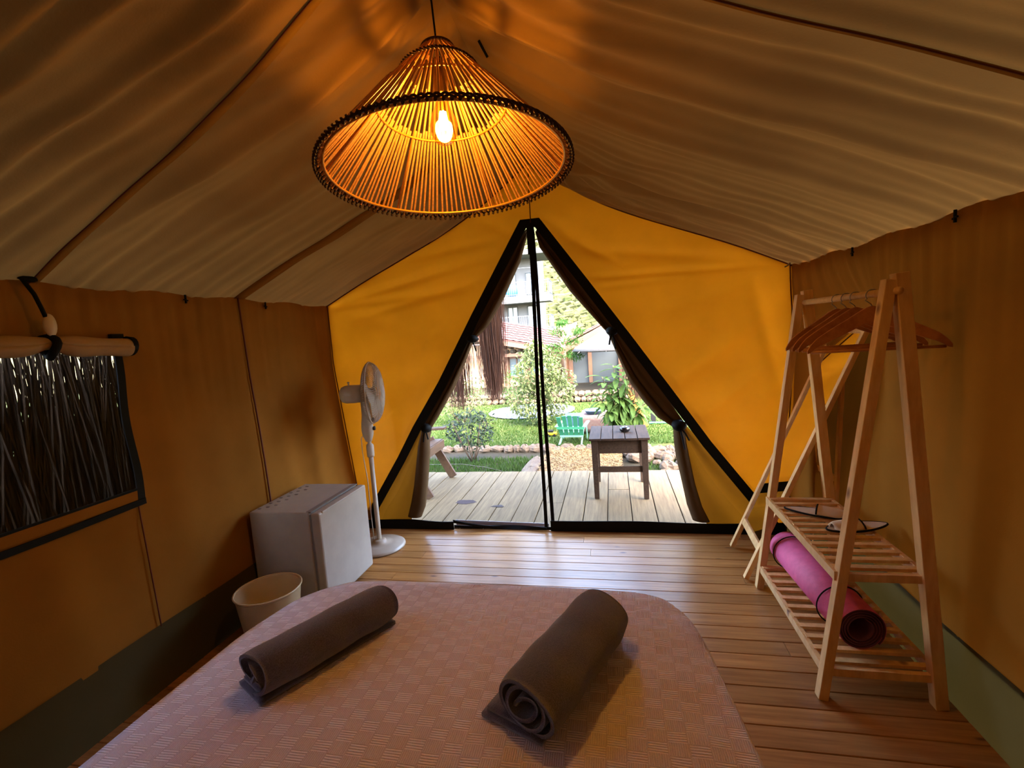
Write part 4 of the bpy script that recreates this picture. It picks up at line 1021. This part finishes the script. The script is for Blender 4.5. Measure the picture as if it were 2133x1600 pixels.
def leafmesh(L, wd, curl=.2, fold_=.15, seg=4):
    o = MB(); P = []
    for i in range(seg + 1):
        t = i / seg; w_ = wd * sin(pi * (t * .92 + .04)) ** .8; z = -curl * L * t * t
        P += [(L * t, -w_ / 2, z + fold_ * w_), (L * t, 0, z), (L * t, w_ / 2, z + fold_ * w_)]
    F = []
    for i in range(seg):
        for k in range(2): a = i * 3 + k; F.append((a, a + 1, a + 4, a + 3))
    return P, F
def rmat(rn_, up=.3):
    return Matrix.Rotation(rn_.uniform(0, 6.28), 3, 'Z') @ Matrix.Rotation(rn_.gauss(up, .55), 3, 'Y') @ Matrix.Rotation(rn_.gauss(0, .5), 3, 'X')
def foliage(pts, L, wd, seg, rn_, up=.3, curl=.2):
    P, F = leafmesh(L, wd, curl, .15, seg); P = np.array(P); o = MB(); vs = []; 
    for p in pts:
        A = np.array(rmat(rn_, up)) * rn_.uniform(.7, 1.25); vs.append(P @ A.T + np.array(p))
    V_ = np.concatenate(vs); n = len(P); o.v = [tuple(x) for x in V_]; o.f = [tuple(i + k * n for i in f) for k in range(len(pts)) for f in F]; return o
def shell_pts(c, r, n, rn_, lump=.25, fn=None, inner=.55):
    res = []
    while len(res) < n:
        d = V((rn_.gauss(0, 1), rn_.gauss(0, 1), rn_.gauss(0, 1))).normalized(); k = lerp(inner, 1, rn_.random() ** .5) * (1 + lump * sin(4 * d.x + 2 * d.z) * sin(5 * d.y + 3 * d.z + 1))
        p = V((c[0] + d.x * r[0] * k, c[1] + d.y * r[1] * k, c[2] + d.z * r[2] * k))
        if fn and not fn(p): continue
        res.append(p)
    return res
# variegated shrub tree in the middle of the view
rn = random.Random(31)
vt = empty('variegated_shrub', (-1.30, 8.35, GZ)); tag(vt, 'tall yellow and green variegated shrub in the middle of the lawn', 'shrub')
pts = shell_pts((0, 0, .92), (.42, .42, .46), 1500, rn) + shell_pts((-.18, 0, .45), (.46, .38, .32), 700, rn) + shell_pts((.28, 0, .62), (.38, .36, .38), 800, rn) + shell_pts((-.02, 0, 1.28), (.22, .22, .26), 350, rn) + shell_pts((.02, -.1, .22), (.30, .3, .22), 350, rn)
foliage(pts, .075, .034, 2, rn, .35).build('foliage', M['leaf_var'], vt)['kind'] = 'stuff'
tk = MB(); tk.tube([V((0, 0, 0)), V((.02, 0, .5)), V((-.02, .02, 1.1))], [.03, .022, .01], 8)
for k in range(7): a = k * .9; tk.tube([V((.01, 0, .25 + .08 * k)), V((.25 * cos(a), .25 * sin(a), .55 + .1 * k))], [.012, .005], 6)
tk.build('trunk', M['bark'], vt, smooth=True)
# leafy bush by the deck on the left
def bush(loc, r, n, L, wd, mat, nm, label, seed, sticks=7, h0=.35):
    rn_ = random.Random(seed); b = empty(nm, loc); tag(b, label, 'bush')
    pts = shell_pts((0, 0, h0), r, n, rn_, .3, lambda p: p.z > .06)
    foliage(pts, L, wd, 2, rn_, -.25).build('foliage', mat, b)['kind'] = 'stuff'
    o = MB()
    for k in range(sticks): a = 6.28 * k / sticks + rn_.uniform(-.3, .3); o.tube([V((.02 * cos(a), .02 * sin(a), 0)), V((.4 * r[0] * cos(a), .4 * r[1] * sin(a), h0 * .55)), V((.75 * r[0] * cos(a), .75 * r[1] * sin(a), h0 + .5 * r[2]))], [.010, .007, .003], 6)
    o.build('stems', M['bark'], b, smooth=True); return b
bush((-1.90, 6.05, GZ - .03), (.34, .30, .26), 620, .062, .026, M['leaf_dark'], 'garden_bush', 'dark green leafy bush growing just beyond the deck edge', 5, 9, .42)
bush((-2.85, 8.6, GZ), (.55, .5, .45), 900, .07, .03, M['leaf_var'], 'garden_bush', 'pale green bush half hidden behind the hanging brushwood', 6, 9, .5)
bush((-2.15, 10.35, GZ), (.34, .3, .42), 500, .09, .02, M['leaf_fern'], 'garden_bush', 'upright yellow green bush left of the variegated shrub', 9, 7, .48)
# broad-leaved plant: every leaf its own part
pn = empty('broad_leaved_plant', (.12, 6.85, GZ)); tag(pn, 'glossy broad-leaved plant standing behind the wooden table', 'plant')
P, F = leafmesh(.20, .072, .35, .12, 5); lm = MB().add(P, F).mesh('leaf'); lm.materials.append(M['leaf_big'])
stm = MB(); rn = random.Random(44)
for k, (dx, dz, lean_) in enumerate(((-.28, .95, -.12), (-.12, 1.10, 0), (.06, 1.12, .05), (.22, .80, .10), (-.38, .72, -.18), (.30, .55, .15), (-.05, .75, 0), (-.20, .48, -.1))):
    tip = V((dx, rn.uniform(-.12, .12), dz)); stm.tube([V((0, 0, 0)), V((dx * .4, 0, dz * .55)), tip], [.016, .010, .005], 6)
    for q in range(34):
        t = lerp(.38, 1.0, q / 33); p = (V((0, 0, 0)).lerp(V((dx * .4, 0, dz * .55)), t / .55) if t < .55 else V((dx * .4, 0, dz * .55)).lerp(tip, (t - .55) / .45)); a = q * 2.4 + rn.uniform(-.4, .4)
        share('leaf', lm, pn, M=Matrix.Translation(p) @ Matrix.Rotation(a, 4, 'Z') @ Matrix.Rotation(lerp(.9, -.3, (t - .45) / .55) + rn.uniform(-.2, .3), 4, 'Y') @ Matrix.Diagonal((rn.uniform(.7, 1.15),) * 3 + (1,)))
stm.build('stems', M['bark'], pn, smooth=True)
# feathery tree between the cottages
ft = empty('feathery_tree', (-1.15, 11.9, GZ + .2)); tag(ft, 'bright green feathery young tree between the two cottages', 'tree')
rn = random.Random(52); pts = []
for (cx, cz, rx, rz) in ((-.30, 1.05, .22, .10), (-.15, 1.40, .22, .09), (.18, 1.18, .28, .10), (.02, .88, .30, .12), (-.02, 1.62, .15, .08), (.28, .80, .22, .10), (-.30, .72, .2, .09), (.35, 1.40, .16, .07)): pts += shell_pts((cx, rn.uniform(-.1, .1), cz), (rx, .25, rz), 170, rn, .2)
foliage(pts, .10, .022, 2, rn, .1).build('foliage', M['leaf_fern'], ft)['kind'] = 'stuff'
MB().tube([V((0, 0, 0)), V((.02, 0, .7)), V((-.02, 0, 1.4))], [.03, .02, .01], 8).build('trunk', M['bark'], ft, smooth=True)

# things on the lawn
rug = MB().lathe([(0, .0), (.88, .0), (.90, .006), (.88, .012), (0, .012)], 40).build('round_rug', M['rug'], loc=(-1.70, 9.75, GZ + .018)); tag(rug, 'round black and white patterned rug lying on the lawn', 'rug')
gc = empty('kids_garden_chair', (-.62, 6.95, GZ + .0)); gc.rotation_euler = (0, 0, R(-6)); tag(gc, 'small green and mint slatted garden chair standing on the lawn', 'chair')
for i in range(5):
    x = (i - 2) * .070; MB().bar((x, -.10, .10), (x * 1.16, -.21, .43 - .006 * (i - 2) ** 2), .060, .012, (1, 0, 0)).build('back_slat', M['green'], gc, bevel=.002)
MB().bar((-.20, -.175, .24), (.20, -.175, .24), .016, .035, (0, 1, 0)).build('back_rail', M['green'], gc)
MB().bar((-.17, -.12, .11), (.17, -.12, .11), .016, .025, (0, 1, 0)).build('back_rail', M['mint'], gc)
for s in (-1, 1):
    MB().bar((s * .16, -.26, .0), (s * .14, .10, .17), .016, .045, (1, 0, 0)).build('leg', M['mint'], gc, bevel=.002)
    MB().bar((s * .18, .16, .0), (s * .18, .14, .26), .045, .016, (0, 1, 0)).build('leg', M['mint'], gc, bevel=.002)
    MB().bar((s * .20, -.18, .26), (s * .20, .20, .27), .055, .014, (1, 0, 0)).build('armrest', M['mint'], gc, bevel=.003)
for i in range(4): MB().box((0, -.04 + .065 * i, .155 + .012 * i), (.32, .055, .012)).build('seat_slat', M['mint'], gc, bevel=.002)
ty = empty('toy_truck', (-.99, 7.35, GZ)); tag(ty, 'small yellow toy truck lying on the grass beside the zip', 'toy')
MB().box((0, 0, .045), (.16, .10, .04)).build('chassis', M['yellow'], ty, bevel=.008); MB().box((-.01, 0, .082), (.08, .08, .035)).build('cab', M['black'], ty, bevel=.006)
for sx in (-.05, .05):
    for sy in (-.05, .05): MB().lathe([(0, -.008), (.024, -.008), (.024, .008), (0, .008)], 12, (sx, sy, .024), Matrix.Rotation(pi / 2, 3, 'X')).build('wheel', M['black'], ty)
pc = empty('cloth_covered_play_table', (-.22, 7.7, GZ)); tag(pc, 'low play table under a patterned pinkish cloth on the lawn', 'table')
MB().grid(lambda a, b: V(((a - .5) * .62, (b - .5) * .6, .285 + .004 * sin(a * 20 + b * 9))), 10, 10).build('cloth_top', M['cloth'], pc, smooth=True, solid=.006)
MB().grid(lambda a, b: V((.315 * (1 if abs((a * 4) % 4 - 2) > 0 else 1) * max(-1, min(1, 1.6 * cos(2 * pi * a))), .305 * max(-1, min(1, 1.6 * sin(2 * pi * a))), lerp(.03 + .02 * sin(a * 40), .287, b))), 48, 4).build('cloth_skirt', M['cloth'], pc, smooth=True, solid=.006)
for sx in (-.27, .27):
    for sy in (-.25, .25): MB().box((sx, sy, .14), (.035, .035, .28)).build('leg', M['oldwood'], pc)
bs = MB().lathe([(0, 0), (.11, 0), (.15, .055), (.158, .058), (.155, .064), (.145, .058), (.107, .008), (0, .008)], 28).build('plastic_basin', M['blue'], smooth=True, loc=(-.33, 7.62, GZ + .293)); tag(bs, 'light blue plastic basin on the cloth-covered play table', 'basin')
bx = empty('blue_storage_tub', (-.66, 7.7, GZ)); tag(bx, 'pale blue plastic tub behind the small green chair', 'tub')
MB().box((0, 0, .13), (.26, .26, .26), taper=.85).build('tub', M['blue'], bx, bevel=.02); MB().box((0, 0, .265), (.28, .28, .02)).build('rim', M['blue'], bx, bevel=.006)
yt = empty('yellow_toy', (.04, 7.3, GZ + .0)); tag(yt, 'yellow ride-on toy seen just above the wooden table', 'toy')
MB().box((0, 0, .16), (.15, .22, .20)).build('toy_body', M['yellow'], yt, bevel=.03); MB().box((0, -.02, .29), (.10, .10, .07)).build('toy_seat', M['orange'], yt, bevel=.015)
for s in (-1, 1): MB().lathe([(0, -.012), (.05, -.012), (.05, .012), (0, .012)], 14, (s * .08, 0, .05), Matrix.Rotation(pi / 2, 3, 'Y')).build('wheel', M['black'], yt)
sl_ = empty('kids_slide', (.26, 8.0, GZ)); tag(sl_, 'orange and grey plastic kids slide on the lawn', 'slide')
MB().bar((-.02, -.1, .62), (.22, -.1, .0), .03, .10, (0, 1, 0)).build('side_panel', M['orange'], sl_, bevel=.01); MB().bar((-.02, .25, .62), (.22, .25, .0), .03, .10, (0, 1, 0)).build('side_panel', M['orange'], sl_, bevel=.01)
MB().bar((-.12, .08, .60), (-.02, .08, .02), .34, .04, (0, 1, 0)).build('ladder', M['greyplastic'], sl_, bevel=.01)
MB().bar((-.05, .08, .58), (.25, .08, .04), .32, .02, (0, 1, 0)).build('chute', M['greyplastic'], sl_, bevel=.005)
MB().box((-.05, .08, .62), (.16, .36, .04)).build('platform', M['orange'], sl_, bevel=.01)
sw = empty('metal_swing_frame', (.62, 8.25, GZ)); tag(sw, 'dark metal frame with thin green rails at the right edge of the lawn', 'frame')
MB().box((0, 0, .6), (.075, .06, 1.2)).build('post', M['black'], sw); MB().tube([V((-.08, -.15, .02)), V((.9, -.15, .02))], .018, 8).build('floor_rail', M['green'], sw)
MB().tube([V((-.08, .0, .26)), V((.9, .0, .26))], .012, 8).build('side_rail', M['green'], sw); MB().box((.8, 0, .6), (.075, .06, 1.2)).build('post', M['black'], sw)

# ------------------------------------------------------------------ thatched parasol
ub = empty('thatched_parasol', (.24, 11.6, GZ + .2)); tag(ub, 'bleached grey thatched parasol in front of the right cottage', 'parasol')
MB().tube([V((0, 0, 0)), V((0, 0, 1.5))], .035, 10).build('post', M['bark'], ub, smooth=True)
MB().lathe([(1.15, .93), (1.10, 1.0), (.6, 1.26), (.1, 1.55), (0, 1.60)], 40).build('thatch_cone', M['umb'], ub, smooth=True, solid=.04)
o = MB(); rn = random.Random(9)
for i in range(900):
    a = rn.uniform(0, 6.283); r0 = rn.uniform(.1, .95); r1 = r0 + rn.uniform(.15, .30); z = lambda r_: 1.60 - .575 * r_ + .02
    a2 = a + rn.uniform(-.06, .06); o.tube([V((r0 * cos(a), r0 * sin(a), z(r0))), V((r1 * cos(a2), r1 * sin(a2), z(r1) - .02 * (r1 > 1)))], .008, 3, caps=False)
o.build('thatch_straws', M['umb'], ub)['kind'] = 'stuff'

# ------------------------------------------------------------------ cottages
def roof_plane(o4, nr, parent, name_mat, rows=10):
    """tiled roof plane from four corners: lower-left, lower-right, upper-right, upper-left"""
    a, b, c, d = map(V, o4)
    base_ = MB().add([a, b, c, d], [(0, 1, 2, 3)]).build('roof', name_mat, parent, solid=.04)
    n = (b - a).cross(d - a).normalized()
    if n.z < 0: n = -n
    for r_ in range(rows):
        t0 = r_ / rows; t1 = (r_ + .98) / rows; o = MB()
        def f(u, v):
            p = a.lerp(b, u).lerp(d.lerp(c, u), lerp(t0, t1, v)); return p + n * (.035 - .015 * v + .018 * abs(sin(u * nr * pi)))
        o.grid(f, nr * 2, 1).build('roof_tile_row', name_mat, base_)
    return base_
def wnd(c, wd, h, parent, frame=M['timber'], th=.05, nm='window', cross=True):
    c = V(c); f = MB(); t = .05
    for s in (-1, 1): f.box(c + V((s * (wd / 2), 0, 0)), (t, th, h + t)); f.box(c + V((0, 0, s * h / 2)), (wd, th, t))
    if cross: f.box(c, (t * .7, th, h))
    w_ = f.build(nm, frame, parent); MB().box(c + V((0, .01, 0)), (wd, .01, h)).build('pane', M['dkglass'], w_); return w_
c1 = empty('stone_cottage', (-2.6, 12.8, GZ)); tag(c1, 'rubble stone cottage with a red tiled roof, left of the feathery tree', 'house')
def L1(x, y, z): return V((x + 2.6, y - 12.8, z - GZ))
MB().box(L1(-3.3, 14.2, .5), (3.6, 2.6, 1.4)).build('wall', plain('cottage_plaster', (150, 120, 92), .9, (120, 92, 66), 3), c1)
sm2 = [MB().blob((0, 0, 0), (1, 1, 1), k + 20, 8, 5, .14).mesh('stone') for k in range(4)]
for me in sm2: me.materials.append(M['rubble'])
rn = random.Random(77)
for row in range(3):
    x = -3.6
    while x < -1.62:
        wd = rn.uniform(.13, .22); z = .98 + .13 * row
        if z < interp([(-3.6, 1.42), (-1.6, 1.05)], x): share('stone', rn.choice(sm2), c1, M=Matrix.Translation(L1(x + wd / 2, 12.88, z)) @ Matrix.Diagonal((wd * .5, .07, .062, 1)))
        x += wd
roof_plane((L1(-4.2, 12.3, 1.62), L1(-1.36, 12.3, 1.00), L1(-1.36, 14.2, 1.42), L1(-4.2, 14.2, 2.05)), 16, c1, M['tiles'], 8)
MB().bar(L1(-4.2, 12.28, 1.54), L1(-1.34, 12.28, .92), .04, .11, (0, 1, 0)).build('fascia', M['timber'], c1)
MB().bar(L1(-4.2, 12.5, .90), L1(-1.5, 12.5, .90), .06, .08, (0, 1, 0)).build('beam', M['timber'], c1)
for x in (-3.35, -2.82, -2.30, -1.62): MB().box(L1(x, 12.75, .40), (.09, .09, 1.05)).build('post', M['timber'], c1)
wnd(L1(-2.56, 12.85, .55), .44, .52, c1); wnd(L1(-1.96, 12.85, .55), .5, .52, c1)
c2 = empty('timber_cottage', (.2, 13.2, GZ)); tag(c2, 'timber-gabled cottage behind the thatched parasol', 'house')
def L2_(x, y, z): return V((x - .2, y - 13.2, z - GZ))
MB().box(L2_(.4, 14.3, .45), (3.3, 2.0, 1.35)).build('wall', plain('brown_wall', (150, 100, 68), .9, (110, 72, 48), 5), c2)
roof_plane((L2_(-1.30, 12.7, 1.09), L2_(-1.30, 15.4, 1.09), L2_(.75, 15.4, 2.0), L2_(.75, 12.7, 2.0)), 12, c2, M['tiles'], 10)
roof_plane((L2_(3.05, 15.4, .98), L2_(3.05, 12.7, .98), L2_(.75, 12.7, 2.0), L2_(.75, 15.4, 2.0)), 12, c2, M['tiles'], 10)
for s, (xa, xb) in ((0, (-1.32, .75)), (1, (3.1, .75))): MB().bar(L2_(xa, 12.68, .90), L2_(xb, 12.68, 1.94), .05, .14, (0, 1, 0)).build('gable_board', M['timber'], c2)
MB().add([L2_(-1.3, 13.28, .9), L2_(2.8, 13.28, .9), L2_(.75, 13.28, 1.85)], [(0, 1, 2)]).build('gable_wall', plain('gable_brown', (166, 116, 76), .9, (130, 86, 54), 9), c2, solid=.04)
for x in (-1.12, -.60, .2, 1.0): MB().box(L2_(x, 13.18, .42), (.10, .10, 1.06)).build('post', M['timber'], c2)
MB().box(L2_(-.86, 13.24, .42), (.46, .03, .86)).build('grey_shutter', M['slate'], c2); MB().box(L2_(-.2, 13.24, .42), (.70, .03, .86)).build('grey_shutter', M['slate'], c2)
MB().box(L2_(-.6, 13.15, -.06), (1.6, .08, .07)).build('sill_board', M['timber'], c2)

# ------------------------------------------------------------------ far apartment building
ap = empty('apartment_building', (-6, 31, GZ)); tag(ap, 'tall white apartment building with railed balconies beyond the cottages', 'building')
def LA(x, y, z): return V((x + 6, y - 31, z - GZ))
MB().box(LA(-7.5, 33.5, 3.2), (5.6, 5, 6.8)).build('wall', M['plaster'], ap)
MB().box(LA(-6.9, 31.0, 6.35), (7.2, 3.4, .30)).build('roof', M['plaster'], ap)
for z in (1.45, 3.55): 
    b = MB().box(LA(-6.6, 30.3, z), (6.1, 1.7, .42)).build('balcony', M['plaster'], ap)
    r_ = MB(); y0 = 29.5
    for i in range(46): r_.box(LA(-9.6 + i * .132, y0, z + .21 + .42), (.022, .022, .84))
    for i in range(13): r_.box(LA(-3.58, y0 + i * .13, z + .21 + .42), (.022, .022, .84))
    for zz in (.30, 1.06): r_.box(LA(-6.6, y0, z + zz), (6.05, .04, .04)); r_.box(LA(-3.58, y0 + .8, z + zz), (.04, 1.6, .04))
    r_.build('railing', M['rail'], b)
    for x in (-6.2, -4.9, -7.9):
        wnd(LA(x, 30.97, z + 1.05), .62, 1.35, ap, M['slate'], .08, 'balcony_door')
bc = MB().blob((0, 0, .0), (.42, .3, .36), 5, 12, 8, .2).build('blue_laundry', plain('royal_blue_cloth', (30, 110, 200), .8), smooth=True, loc=(-5.95, 29.9, 4.15)); tag(bc, 'bright blue covered bundle on the upper apartment balcony', 'bundle')
# power lines
pw = empty('power_line', (-2, 22, GZ)); tag(pw, 'two thin power lines crossing in front of the hillside', 'power line')
for za, zb in ((4.5, 4.6), (3.2, 3.3)): MB().tube([V((-6, 0, za - GZ)), V((0, 0, za - .12 - GZ)), V((6, 0, zb - GZ))], .010, 5).build('cable', M['rail'], pw)
for x in (-6, 6): MB().tube([V((x, 0, -.05)), V((x, 0, 5.1))], .08, 8).build('pole', M['bark'], pw)

# ------------------------------------------------------------------ hillside with shrubs
def hillz(x, y): return -1 + max(0, (y - 34)) * (.46 + .0040 * (y - 34)) * (.80 + .16 * sin(x * .035 + 1.2)) + 1.3 * sin(x * .21) * sin(y * .17) + max(0, x + 2) * .10
tag(MB().grid(lambda a, b: V((lerp(-110, 90, a), lerp(33, 120, b), hillz(lerp(-110, 90, a), lerp(33, 120, b)))), 90, 60).build('hillside', M['hill'], smooth=True), kind='structure')
tm = [MB().blob((0, 0, 0), (1, 1, 1), k + 50, 6, 3, .25) for k in range(4)]
rs = np.random.RandomState(4); vs = []; fs = []; off = 0
for _ in range(9000):
    y = 36 + 70 * rs.rand() ** 1.2; x = -.12 * y + rs.uniform(-.34, .42) * y * (1 if rs.rand() < .8 else 2.2); s_ = rs.uniform(.22, .62) * (1 + (y - 36) / 90)
    if y < 42 and -13 < x < -2.5: continue
    b = tm[rs.randint(4)]; A = np.array(b.v) * np.array([s_, s_, s_ * .75]) + np.array([x, y, hillz(x, y) + s_ * .25]); vs.append(A); fs += [tuple(i + off for i in f) for f in b.f]; off += len(b.v)
o = MB(); o.v = [tuple(p) for p in np.concatenate(vs)]; o.f = fs
tag(o.build('hill_shrubs', M['shrub']), 'olive green shrubs covering the dry hillside', 'shrubs', kind='stuff')
